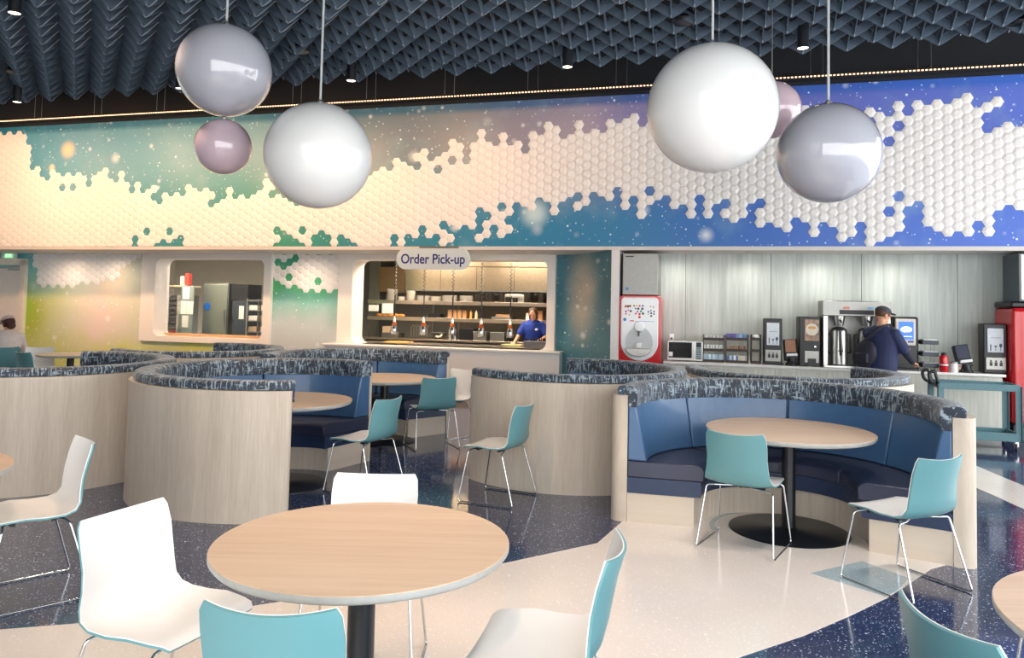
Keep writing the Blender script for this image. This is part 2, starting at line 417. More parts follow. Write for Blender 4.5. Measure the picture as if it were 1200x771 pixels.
m = MB(); wallwith(m, -14, .49, 0, 2.5, 1.1, 1.3, [(LW[0]-.05, LW[1]+.05, LW[2]-.05, LW[3]+.05), (PW[0]-.05, PW[1]+.05, PW[2]-.05, PW[3]+.05), (-11.55, -10.72, 0, 2.2)])
struct(m, 'wall_back', M_lower, wall=True, smooth=0)
# rounded window surrounds
def surround(name, o, i, v0, v1, r, mat):
    """frame plate with rounded opening; outer rect o, inner rect i"""
    k = 8; inn = rrect(i[0], i[1], i[2], i[3], r, k)
    out = []
    for (x, z) in inn:
        cx, cz = (i[0]+i[1])/2, (i[2]+i[3])/2
        dx, dz = x-cx, z-cz
        sxx = ((o[1]-cx) if dx > 0 else (cx-o[0]))/abs(dx) if abs(dx) > 1e-6 else 1e9
        szz = ((o[3]-cz) if dz > 0 else (cz-o[2]))/abs(dz) if abs(dz) > 1e-6 else 1e9
        s_ = min(sxx, szz); out.append((cx+dx*s_, cz+dz*s_))
    # force the four corners
    for cxx, czz in ((o[1], o[3]), (o[0], o[3]), (o[0], o[2]), (o[1], o[2])):
        j = min(range(len(out)), key=lambda j: hypot(out[j][0]-cxx, out[j][1]-czz)); out[j] = (cxx, czz)
    m = MB(); n = len(inn)
    vs = [(x, v0, z) for x, z in out]+[(x, v0, z) for x, z in inn]+[(x, v1, z) for x, z in out]+[(x, v1, z) for x, z in inn]
    fs = []
    for j in range(n):
        k2 = (j+1) % n
        fs += [(j, k2, n+k2, n+j), (n+j, n+k2, 3*n+k2, 3*n+j), (2*n+j, 3*n+j, 3*n+k2, 2*n+k2), (j, 2*n+j, 2*n+k2, k2)]
    m.add(vs, fs)
    return struct(m, name, mat, wall=True, smooth=30)
M_frame = S('white window surround', 236, 230, 222, .45, scale=3, var=.01)
surround('window_3', (-7.74, -4.88, .80, 2.49), LW, 1.02, 1.42, .14, M_frame)
surround('window_4', (-3.48, .49, .86, 2.49), PW, .98, 1.42, .13, M_frame)
# glass pane in the left kitchen window
gq = NT('window glass'); gq.b.inputs['Transmission Weight'].default_value = 1; gq.set(rough=0.0, ior=1.4, col=(1, 1, 1, 1))
m = MB(); m.box(LW[0], LW[1], 1.36, 1.366, LW[2], LW[3])
o = struct(m, 'window_5', gq.m, wall=True, smooth=0)
m = MB(); m.box(LW[0]+.03, LW[1]-.02, 1.28, 1.35, .905, .955); struct(m, 'trim_2', S('tan window sill', 196, 160, 120, .4), wall=True, smooth=0)
# pick-up counter front and ledge
m = MB(); m.box(-3.6, .62, .78, 1.1, 0, .86); struct(m, 'wall_front_of_pickup', M_wpaint, wall=True, smooth=0).name = 'wall_pickup'
m = MB(); m.box(-3.62, .64, .72, 1.44, .86, .90); struct(m, 'trim_3', M_counter, wall=True, bevel=.008)
m = MB(); m.box(-14, .62, .765, .78, 0, .10); struct(m, 'baseboard_back', S('tan baseboard', 188, 172, 150, .4), wall=True, smooth=0)

# ---- curved teal star panel and white column
def tealmat():
    q = NT('printed dark teal star panel'); u, z, vec = flatvec(q)
    d = q.math('SQRT', q.math('ADD', q.math('POWER', q.math('MULTIPLY', q.math('SUBTRACT', u, .98), 2.4), 2.0), q.math('POWER', q.math('SUBTRACT', z, 1.85), 2.0)))
    c = q.mix(q.ramp(d, [(.1, (1, 1, 1)), (1.0, (0, 0, 0))], 'EASE'), srgb(84, 138, 152), srgb(206, 192, 172))
    c = q.mix(q.ramp(q.noise(vec, 1.5, 3), [(.4, (0, 0, 0)), (.75, (.6,)*3)]), c, srgb(58, 108, 124))
    c = stars(q, vec, c, 1.0, 1.0)
    return q.set(col=c, rough=.4)
pts = []
for i in range(13):
    t = i/12; pts.append((.47+(1.545-.47)*t, 1.1-1.1*(t**1.5)))
m = MB(); m.prism(pts+[(1.545, .12)]+[(x, y+.12) for x, y in pts[::-1]][1:], 0, 2.5)
struct(m, 'wall_star_panel', tealmat(), wall=True, smooth=40).name = 'wall_middle'
m = MB(); m.box(1.545, 1.665, -.0, .75, 0, 2.5); struct(m, 'trim_4', M_wpaint, wall=True, smooth=0)

# ---- drinks recess
m = MB(); m.box(1.6, 7.7, .7, .8, 0, 2.5); struct(m, 'wall_recess', M_wallwood, wall=True, smooth=0).name = 'wall_right_back'
m = MB()
for u in (2.6, 3.85, 5.1, 6.35): m.box(u, u+.006, .697, .70, .9, 2.5)
struct(m, 'trim_5', M_dark, wall=True, smooth=0)
m = MB(); m.box(7.7, 9, 0, .9, 0, 2.5); struct(m, 'wall_right', M_wpaint, wall=True, smooth=0)
# ---- exit door at the left
m = MB()
for a, b, c_, d in ((-11.62, -11.5, 0, 2.36), (-10.74, -10.60, 0, 2.36), (-11.62, -10.60, 2.24, 2.38)): m.box(a, b, 1.02, 1.12, c_, d)
dr = struct(m, 'door_1', S('door frame cream', 228, 216, 200, .45), wall=True, bevel=.006)
m = MB(); m.box(-11.5, -10.74, 1.14, 1.18, .01, 2.24); dl = m.build('door_leaf', S('cream door paint', 232, 222, 210, .45), bevel=.004); dl.parent = dr
m = MB(); m.box(-11.1, -10.8, 1.07, 1.13, 2.14, 2.22); m.box(-11.4, -11.1, 1.09, 1.11, 2.18, 2.2)
dl = m.build('door_closer', M_steeld, bevel=.004); dl.parent = dr
t = thing('exit_sign', 'small green lit exit sign in a white box above the door', 'sign', WP(-11.02, 1.03, 2.41), WR)
m = MB(); m.box(-.17, .17, 0, .06, 0, .07+.01); m = MB(); m.box(-.17, .17, .0, .05, -.02, .09+.05)
t.location.z = 2.385; t.location = WP(-11.02, 1.0, 2.38)
m = MB(); m.box(-.18, .18, 0, .05, 0, .105); m.build('housing', M_gloss, t, bevel=.004)
m = MB(); m.box(-.10, .12, -.003, 0, .012, .093); m.build('lit_panel', emis('exit green', 110, 200, 120, .9), t)
text('lettering', 'EXIT', .085, emis('exit letter white', 225, 245, 225, 1.0), t, (.01, -.006, .052), sx=.9, extrude=.001)

# ================================================================ CEILING BAFFLES
zb = 4.35; P_ = .43; A_ = .14; H_ = .098
rib = MB(); v = -2.86; k = 0
prof = []
def rz_(x):
    a = min(abs(x), .43-abs(x)) if abs(x) > .215 else abs(x)
    return A_*max(0, (sqrt(a*a+.0003)-.0173))/(.2157-.0173)
while v > -12.5:
    off = (P_/2 if k % 2 else 0)
    u = -10.5+off-.2
    xs = []
    while u < 10.5:
        for d in (-.215, -.11, -.035, -.014, 0, .014, .035, .11): xs.append((u+d, zb+rz_(d)*.97))
        u += P_
    n = len(xs); t_ = .011
    vs = []
    for (x, z) in xs: vs += [(x, v-t_/2, z), (x, v-t_/2, z+H_), (x, v+t_/2, z+H_), (x, v+t_/2, z)]
    fs = []
    for i in range(n-1):
        a = 4*i; b = a+4
        for j in range(4): fs.append((a+j, a+(j+1) % 4, b+(j+1) % 4, b+j))
    rib.add(vs, fs)
    v -= .215; k += 1
t = thing('ceiling_baffle_grid', 'charcoal felt baffle ceiling of crossed zigzag ribbons', 'acoustic ceiling', WLOC, WR)
def cutedge(o):
    o.data.materials.append(M_feltedge)
    for p in o.data.polygons:
        zs = [o.data.vertices[i].co for i in p.vertices]
        if max(c.z for c in zs)-min(c.z for c in zs) < .09 and p.normal.z < -.5: p.material_index = 1
cutedge(rib.build('zigzag_ribbon', M_felt, t, smooth=0))
# the cross ribbons run towards the wall and share the same valleys and peaks
fin = MB(); j_ = 0; u = -10.5-.2-P_/2*0
while u < 10.5:
    ys = []; v = -2.80; k = 0
    pts = []
    v0_ = -2.86
    for k in range(46):
        low = (k+j_) % 2 == 0
        vv = v0_-.215*k
        if low:
            for d in (.035, .014, 0, -.014, -.035): pts.append((vv+d, zb+rz_(d)*.97))
        else: pts.append((vv, zb+rz_(.215)*.97))
    pts.insert(0, (v0_+.06, pts[0][1]+(.03 if (j_ % 2 == 0) else -.03)))
    vs = []; n = len(pts)
    for (y, z) in pts: vs += [(u-.0055, y, z+.002), (u-.0055, y, z+H_), (u+.0055, y, z+H_), (u+.0055, y, z+.002)]
    fs = [(0, 1, 2, 3), (4*n-4, 4*n-1, 4*n-2, 4*n-3)]
    for i in range(n-1):
        a = 4*i; b = a+4
        for q_ in range(4): fs.append((a+q_, a+(q_+1) % 4, b+(q_+1) % 4, b+q_))
    fin.add(vs, fs)
    u += P_/2; j_ += 1
cutedge(fin.build('cross_ribbon', M_felt, t, smooth=0))
for i in range(14):
    u = -9.5+i*1.35
    for d in (0, .14):
        cab = MB(); cab.tube([(u+d, -2.95, zb+.2), (u+d, -2.95, 5.75)], .004, 5); cab.build('hanger_wire', M_steeld, t, smooth=0)
    for d in (.3, .46):
        cab = MB(); cab.tube([(u+d, -.2, 4.93), (u+d, -.2, 5.75)], .004, 5); cab.build('hanger_wire', M_steeld, t, smooth=0)
# downlights
DLS = [((-6.66, 9.92), 'leftmost small black cylinder downlight at the edge of the ceiling baffles'), ((-4.12, 9.1), 'black cylinder downlight just left of the upper grey globe'),
       ((-1.92, 8.63), 'black cylinder downlight right of the big left white globe cord'), ((.55, 7.96), 'black cylinder downlight left of the big right white globe'),
       ((2.8, 7.23), 'black cylinder downlight beside the cord of the right grey globe'), ((-4.6, 6.75), 'large black cylinder downlight in the top left corner')]
LEDW = emis('downlight lens', 255, 232, 205, 6)
d0 = None
for (x, y), lab in DLS:
    t = thing('ceiling_downlight', lab, 'ceiling light', (x, y, 4.2), 0, 'cylinder downlights hanging under the baffles')
    m = MB(); m.lathe([(.05, .012), (.055, 0), (.055, .22), (.01, .225), (.01, 1.5), (.009, 1.52)], 20); m.build('housing', M_black, t)
    m = MB(); m.lathe([(.001, .006), (.048, .006), (.048, .014), (.001, .014)], 20); m.build('lens', LEDW, t)
for (x, y), lab in [((-6.28, 9.32), 'small black ceiling speaker at the left edge of the baffles'), ((-2.44, 8.28), 'black ceiling speaker between the two left globes'), ((1.63, 7.19), 'black ceiling speaker above the right white globe'), ((4.82, 7.08), 'black ceiling speaker in the top right corner')]:
    t = thing('ceiling_speaker', lab, 'speaker', (x, y, 4.42), 0, 'black speakers in the baffles')
    m = MB(); m.lathe([(.11, 0), (.12, .02), (.09, .10), (.04, .14), (.02, .2), (.01, 1.33)], 20); m.build('housing', M_black, t)
    m = MB(); m.lathe([(.001, -.004), (.1, -.004), (.1, .002), (.001, .002)], 20); m.build('grille', M_dark, t)

# ================================================================ GLOBE PENDANTS
def globe_mat(name, top, bot, rough, coat=.9):
    q = NT(name); x, y, z = q.sep(q.obj())
    nz = q.noise(q.obj(), 1.5, 3)
    c = q.ramp(q.math('ADD', q.math('MULTIPLY', z, .6), nz), [(.3, bot), (.75, top)])
    q.set(col=c, rough=rough, coat=coat, coatr=.04, spec=.6); return q.m
G_white = globe_mat('white acrylic globe', srgb(244, 246, 244), srgb(246, 248, 246), .3)
G_grey = globe_mat('pearl grey acrylic globe', srgb(188, 190, 200), srgb(186, 188, 198), .12)
G_pink = globe_mat('pale mauve acrylic globe', srgb(206, 184, 194), srgb(212, 190, 198), .15)
M_cord = S('pale grey cord', 196, 200, 200, .4)
def pendant(label, c, R, mat, rodr, top=5.75, cordmat=None):
    t = thing('globe_pendant', label, 'pendant light', (c[0], c[1], c[2]-R), 0, 'globes hanging over the dining tables')
    m = MB(); n = 32
    m.ell((0, 0, R), R, R, R, 48, 32); m.build('globe', mat, t, smooth=60)
    m = MB(); m.lathe([(.03, 2*R-.012), (.03, 2*R+.012), (.012, 2*R+.03), (.012, 2*R+.04)], 16); m.build('cap', M_steel, t)
    m = MB(); m.tube([(0, 0, 2*R+.02), (0, 0, top-(c[2]-R))], rodr, 8); m.build('cord', cordmat or M_cord, t)
    return t
pendant('large pearl grey globe pendant at upper left, hung above the small mauve globe', (-2.55, 6.48, 3.63), .40, G_grey, .011)
pendant('big white globe pendant on the left, right of the mauve globe', (-1.67, 6.35, 2.87), .45, G_white, .010)
pendant('biggest white globe pendant, right of the picture centre', (1.38, 5.21, 3.04), .45, G_white, .009)
pendant('small mauve globe pendant hanging under the upper left grey globe', (-2.54, 6.49, 2.96), .24, G_pink, .006, top=3.24)
pendant('pearl grey globe pendant on the right in front of the white hexagon wall', (2.53, 6.0, 2.91), .40, G_grey, .011)
pendant('small mauve globe half hidden behind the biggest white globe', (2.26, 6.54, 3.40), .25, G_pink, .005, cordmat=M_steeld)
# ================================================================ BOOTHS
def arcpts(r, a0, a1, n): return [(r*cos(RD(a0+(a1-a0)*i/n)), r*sin(RD(a0+(a1-a0)*i/n))) for i in range(n+1)]
def sweep(mb, prof, a0, a1, n):
    """closed (r,z) profile swept about the booth centre"""
    mb.rings([[(r*cos(RD(a0+(a1-a0)*i/n)), r*sin(RD(a0+(a1-a0)*i/n)), z) for r, z in prof] for i in range(n+1)])
    return mb
def booth(label, c, R, a0, a1, segs, TW=.06):
    t = thing('curved_booth', label, 'booth seating', (c[0], c[1], 0), 0, 'curved booths in the dining room')
    T = .13; span = a1-a0; tr = R-(.05 if TW > .08 else .03)
    # wooden shell with rounded outer corners at both ends
    fr = .085 if TW > .08 else .045; d = math.degrees(fr/R)
    out = [((R-fr*(1-cos(RD(90*i/6)))), a0+d*(1-sin(RD(90*i/6)))) for i in range(6, -1, -1)]
    out += [(R, a0+d+(span-2*d)*i/48) for i in range(1, 48)]
    out += [((R-fr*(1-cos(RD(90*i/6)))), a1-d*(1-sin(RD(90*i/6)))) for i in range(0, 7)]
    inn = [(R-TW, a1-span*i/48) for i in range(49)]
    vs = [(r*cos(RD(a)), r*sin(RD(a))) for r, a in out+inn]
    n1 = len(out); n = len(vs)
    m = MB(); V = [(x, y, 0) for x, y in vs]+[(x, y, .96) for x, y in vs]
    fs = [(i, (i+1) % n, n+(i+1) % n, n+i) for i in range(n)]
    # strips for top and bottom
    k1 = n1-1; k2 = len(inn)-1
    for lv in (0, n):
        i = j = 0
        while i < k1 or j < k2:
            if j >= k2 or (i < k1 and i/k1 <= j/k2): fs.append((lv+i, lv+i+1, lv+n-1-j)); i += 1
            else: fs.append((lv+i, lv+n-2-j, lv+n-1-j)); j += 1
    m.add(V, fs); m.build('wood_shell', M_boothwood, t, smooth=35)
    ri = .60
    m = MB(); sweep(m, [(ri, 0), (R-TW-.002, 0), (R-TW-.002, .22), (ri, .22)], a0+.3, a1-.3, 40); m.build('plinth', M_boothwood, t, smooth=30)
    m = MB(); sweep(m, [(ri-.05, .222), (R-TW-.002, .222), (R-TW-.002, .338), (ri-.05, .338)], a0+.15, a1-.15, 40); m.build('seat_fascia', M_fascia, t, smooth=30)
    g = .25
    for i in range(segs):
        b0 = a0+span*i/segs+(g if i else 0); b1 = a0+span*(i+1)/segs-(g if i < segs-1 else 0)
        k = max(6, int((b1-b0)/5))
        m = MB(); sweep(m, [(ri-.07, .34), (R-TW-.002, .34), (R-TW-.002, .462), (ri-.01, .462), (ri-.05, .452), (ri-.075, .425)], b0, b1, k); m.build('seat_cushion', M_seatblue, t, smooth=50, bevel=.008)
        m = MB(); sweep(m, [(R-T-.15, .465), (R-TW-.002, .465), (R-TW-.002, .90), (R-T-.055, .90), (R-T-.075, .82)], b0, b1, k); m.build('back_cushion', M_blue, t, smooth=50, bevel=.012)
        m = MB(); sweep(m, [(tr-.002, .963), (tr, 1.01), (tr-.014, 1.028), (R-.10, 1.034), (R-T-.045, 1.028), (R-T-.068, 1.01), (R-T-.076, .95), (R-T-.070, .872), (R-TW-.004, .87), (R-TW-.004, .963)], b0-.3 if i else b0-.9, b1+.3 if i < segs-1 else b1+.9, k)
        m.build('bolster', M_fabric, t, smooth=50, bevel=.006)
    return t
booth('curved booth wrapped around the oak table on the right, two teal chairs in front', DC, 1.23, -33, 166, 4, .13)
booth('curved booth at centre left, pale oak back towards us, open to the right', (-2.03, 6.78), 1.24, 60, 290, 4)
booth('curved oak booth behind the middle teal chair, open to the left', (.64, 7.76), 1.18, -150, 88, 4)
booth('curved booth cut off by the left edge, oak back towards us', (-4.50, 7.24), 1.22, -140, 100, 4)
booth('curved booth behind the right one, in front of the man at the counter', (2.95, 7.88), 1.12, -198, 28, 4)
booth('farthest left booth, below the left kitchen window', (-3.90, 9.48), 1.05, -140, 100, 4)
booth('booth around the far oak table, in front of the pick-up window', (-1.66, 8.78), 1.22, 42, 196, 3)

# ================================================================ TABLES
def table(label, c, r, rb=.36, group='round oak tables'):
    t = thing('round_table', label, 'table', (c[0], c[1], 0), 0, group)
    m = MB(); m.lathe([(.001, .742), (r-.004, .742), (r, .744), (r, .7455), (r-.001, .7465), (.001, .7465)], 72); m.build('tabletop', M_tablewood, t, smooth=30)
    m = MB(); m.lathe([(.001, .708), (r-.03, .708), (r-.008, .716), (r+.0015, .728), (r+.0015, .7435), (.001, .7435)], 72); m.build('table_edge', M_edge, t, smooth=40)
    m = MB(); m.lathe([(.05, .012), (.05, .69), (.16, .695), (.16, .707), (.001, .707)], 28); m.build('column', M_black, t, smooth=40)
    m = MB(); m.lathe([(.001, 0), (rb, 0), (rb, .006), (rb-.02, .014), (.07, .022), (.055, .03), (.001, .03)], 56); m.build('base_plate', M_black, t, smooth=40)
    return t
table('large round oak table in the foreground with four chairs', (-.53, 2.84), .54)
table('oak table inside the right booth', (2.10, 5.68), .60, .43)
table('oak table in the centre left booth, half hidden by its back', (-2.02, 6.78), .60, .40)
table('far oak table beside the booth at the pick-up window', (-1.48, 8.97), .60, .38)
table('oak table cut off at the left edge', (-3.14, 3.73), .60)
table('oak table cut off at the lower right corner', (2.06, 2.12), .60)
table('small far oak table by the exit door', (-6.74, 11.58), .46, .3)

# ================================================================ CHAIRS
def shellpts(W=25, off=0.0):
    prof = [(.235, .438, .40), (.215, .452, .43), (.17, .457, .455), (.08, .448, .475), (-.02, .440, .48), (-.11, .443, .475), (-.165, .462, .46), (-.198, .502, .435), (-.213, .56, .415), (-.226, .63, .405), (-.243, .71, .41), (-.262, .775, .40), (-.270, .800, .372)]
    rows = []
    P = [Vector((0, y, z)) for y, z, w in prof]
    for i, (y, z, w) in enumerate(prof):
        d = (P[min(i+1, len(P)-1)]-P[max(i-1, 0)]).normalized(); nrm = Vector((0, d.z, -d.y))  # towards sitter: up on the seat, forward on the back
        if nrm.z < 0 and i < 5: nrm = -nrm
        row = []
        up = min(1, max(0, (z-.47)/.12))
        for j in range(W):
            s = -1+2*j/(W-1); x = s*w/2
            lift = .022*abs(s)**2.5*(1-up)*(1 if i > 2 else .3)+.045*(s*s)*up     # dish of seat, wings of back
            p = Vector((x, y, z))+nrm*(lift)-nrm*off
            row.append(p)
        rows.append(row)
    return rows
def solid(rows1, rows2):
    m = MB(); n = len(rows1[0]); R = len(rows1)
    m.add([p for r in rows1 for p in r]+[p for r in rows2 for p in r], [])
    o = n*R; F = []
    for i in range(R-1):
        for j in range(n-1):
            a = i*n+j; F.append((a, a+1, a+n+1, a+n)); F.append((o+a, o+a+n, o+a+n+1, o+a+1))
    for i in range(R-1):
        for j in (0, n-1):
            a = i*n+j; F.append((a, a+n, o+a+n, o+a))
    for j in range(n-1):
        for i in (0, R-1):
            a = i*n+j; F.append((a, a+1, o+a+1, o+a))
    m.f += F; return m
def rodcurve(pts, r=.03, k=5):
    out = [Vector(pts[0])]
    for i in range(1, len(pts)-1):
        p = Vector(pts[i]); a = (Vector(pts[i-1])-p); b = (Vector(pts[i+1])-p)
        ra = min(r, a.length*.45, b.length*.45); p0 = p+a.normalized()*ra; p1 = p+b.normalized()*ra
        for q in range(k+1):
            s = q/k; out.append(p0*(1-s)**2+p*2*s*(1-s)+p1*s*s)
    out.append(Vector(pts[-1])); return out
def make_chair():
    t = thing('sled_chair', 'x', 'chair')
    r0, r1, r2 = shellpts(), shellpts(off=.0042), shellpts(off=.0135)
    a = solid(r0, r1).build('inner_shell', M_white, t, smooth=60); a['label'] = 'white inner seat and back'
    a = solid(shellpts(off=.0043), r2).build('outer_shell', M_teal, t, smooth=60); a['label'] = 'teal outside of seat and back'
    for s in (-1, 1):
        m = MB()
        pts = rodcurve([(s*.02, .10, .424), (s*.15, .165, .424), (s*.222, .175, .418), (s*.258, .245, .009), (s*.258, -.25, .009), (s*.225, -.13, .418), (s*.15, -.12, .422), (s*.02, -.06, .424)], .025)
        m.tube(pts, .0060, 10); m.build('sled_leg', M_chrome, t, smooth=60)
    m = MB(); m.tube([(0, .12, .424), (0, -.09, .424)], .009, 8)
    for y in (.12, -.07): m.box(-.16, .16, y-.012, y+.012, .418, .43)
    m.build('under_seat_bracket', M_black, t, smooth=30)
    return t
def put(label, x, y, rz, first=[None]):
    if first[0] is None: t = first[0] = make_chair()
    else: t = copy_tree(first[0])
    t.location = (x, y, 0); t.rotation_euler = (0, 0, RD(rz)); t['label'] = label; t['group'] = 'teal and white sled chairs'
    return t
put('white and teal chair at the left of the foreground table, white inside facing us', -1.27, 2.87, -112)
put('teal chair back in front of the foreground table, cropped by the bottom edge', -.61, 2.30, -6)
put('white chair on the far side of the foreground table, facing us', -.63, 3.42, 180)
put('teal chair at the right of the foreground table, turned left', .14, 2.70, 77)
put('chair facing the table at the left edge, seen from the side', -2.60, 4.19, 132)
put('teal chair at the open side of the centre left booth', -1.25, 6.66, 65)
put('teal chair seen from behind at the far oak table', -.88, 8.68, 24)
put('pale chair partly hidden behind the far teal one', -.76, 9.42, 138)
put('teal chair standing alone in front of the middle oak booth', -.08, 6.44, 66)
put('teal chair seen from behind at the left of the right booth table', 1.65, 5.295, -33)
put('teal chair at the right end of the right booth, facing left', 2.40, 4.60, 26)
put('teal chair back cropped at the lower right, beside the corner table', 1.43, 2.12, -82)
put('white chair cut off by the right edge', 2.46, 3.12, 120)
put('dark teal chair seen from behind at the small far table', -6.95, 11.14, -28)
put('white chair facing us behind the small far table', -7.42, 11.86, -155)
put('chair under the seated person at the left edge', -8.12, 12.15, 30)

# ================================================================ PEOPLE
M_skin = S('skin', 214, 160, 130, .5, scale=8, var=.04)
M_hairb = S('brown hair', 84, 54, 36, .6, scale=60, var=.2)
M_hairr = S('dark auburn hair', 70, 36, 28, .6, scale=60, var=.2)
M_navyT = S('navy cotton', 40, 48, 84, .8, scale=20)
M_sleeve = S('dark charcoal sleeve', 30, 40, 54, .8, scale=20)
M_polo = S('royal blue polo', 18, 54, 150, .75, scale=20)
M_shirtw = S('white cotton shirt', 228, 216, 212, .8, scale=20)
M_cap = S('dark grey cap', 66, 66, 72, .8, scale=30)
M_capw = S('pale grey cap', 196, 186, 184, .8, scale=30)
M_bag = S('black sling bag', 34, 34, 48, .7, scale=30)
M_trouser = S('dark trousers', 40, 38, 48, .8, scale=20)
M_maroon = S('maroon cloth', 74, 34, 48, .8, scale=20)
M_shoe = S('black shoe', 22, 22, 24, .5)
def remesh(o, vox=.007, it=3):
    r = o.modifiers.new('r', 'REMESH'); r.mode = 'VOXEL'; r.voxel_size = vox; r.use_smooth_shade = True
    s = o.modifiers.new('s', 'SMOOTH'); s.iterations = it; s.factor = .5
    return o
def limb(m, pts, rs, n=12):
    for i in range(len(pts)-1): m.capsule(pts[i], rs[i], pts[i+1], rs[i+1], n)
def hand(m, wrist, dirv, palmn, side, curl=.5, sc=1.0):
    """palm, four bent fingers and a thumb. dirv: pointing direction, palmn: palm normal, side: +1/-1 thumb side"""
    d = Vector(dirv).normalized(); n = Vector(palmn); n = (n-d*n.dot(d)).normalized(); s = d.cross(n)*side
    w = Vector(wrist)
    for k in range(4):
        o = (k-1.5)*.019*sc
        base = w+d*.085*sc+s*(-o)
        m.capsule(w+d*.012+s*(-o)*.6, .015*sc, base, .0125*sc, 8)
        L = (.072, .08, .074, .058)[k]*sc; p = base; a = curl*.35
        for j, fr in enumerate((.45, .32, .23)):
            dd = (d*cos(a)+n*sin(a)); q = p+dd*L*fr; m.capsule(p, (.0095-.001*j)*sc, q, (.0088-.001*j)*sc, 8, 3); p = q; a += curl*.75
    b = w+d*.03*sc+s*.022*sc; q = b+(s*.7+d*.75+n*.25).normalized()*.04*sc; r = q+(s*.25+d*.9+n*.4).normalized()*.032*sc
    m.capsule(b, .013*sc, q, .0105*sc, 8, 3); m.capsule(q, .0105*sc, r, .009*sc, 8, 3)
def head(m, c, face, tilt=0.0, sc=1.0):
    """c: head centre; face: horizontal facing angle (deg); tilt: chin down (deg). Returns rotation"""
    R = Matrix.Rotation(RD(face-90), 4, 'Z') @ Matrix.Rotation(-RD(tilt), 4, 'X')
    r3 = R.to_3x3(); C = Vector(c)
    def P(x, y, z): return C+r3 @ Vector((x*sc, y*sc, z*sc))
    m.ell(C+r3 @ Vector((0, -.005*sc, .02*sc)), .076*sc, .095*sc, .098*sc, 20, 14, r3)
    m.ell(P(0, .028, -.045), .056*sc, .062*sc, .07*sc, 16, 10, r3)
    m.capsule(P(0, .088, .022), .009*sc, P(0, .104, -.014), .014*sc, 10, 3)       # nose
    m.ell(P(0, .078, -.088), .024*sc, .02*sc, .02*sc, 10, 8, r3)                    # chin
    m.ell(P(0, .086, -.052), .024*sc, .012*sc, .009*sc, 10, 6, r3)                 # mouth
    for s in (-1, 1):
        m.ell(P(s*.077, -.005, -.002), .012*sc, .02*sc, .032*sc, 10, 8, r3)
        m.ell(P(s*.032, .078, .032), .022*sc, .014*sc, .008*sc, 10, 6, r3)        # brow
    return r3, P
def eyes(P, parent, r=.009):
    m = MB()
    for s in (-1, 1): m.ell(P(s*.031, .086, .014), r*1.4, r*.8, r*.8, 10, 6)
    m.build('eyes', M_dark, parent, smooth=60)

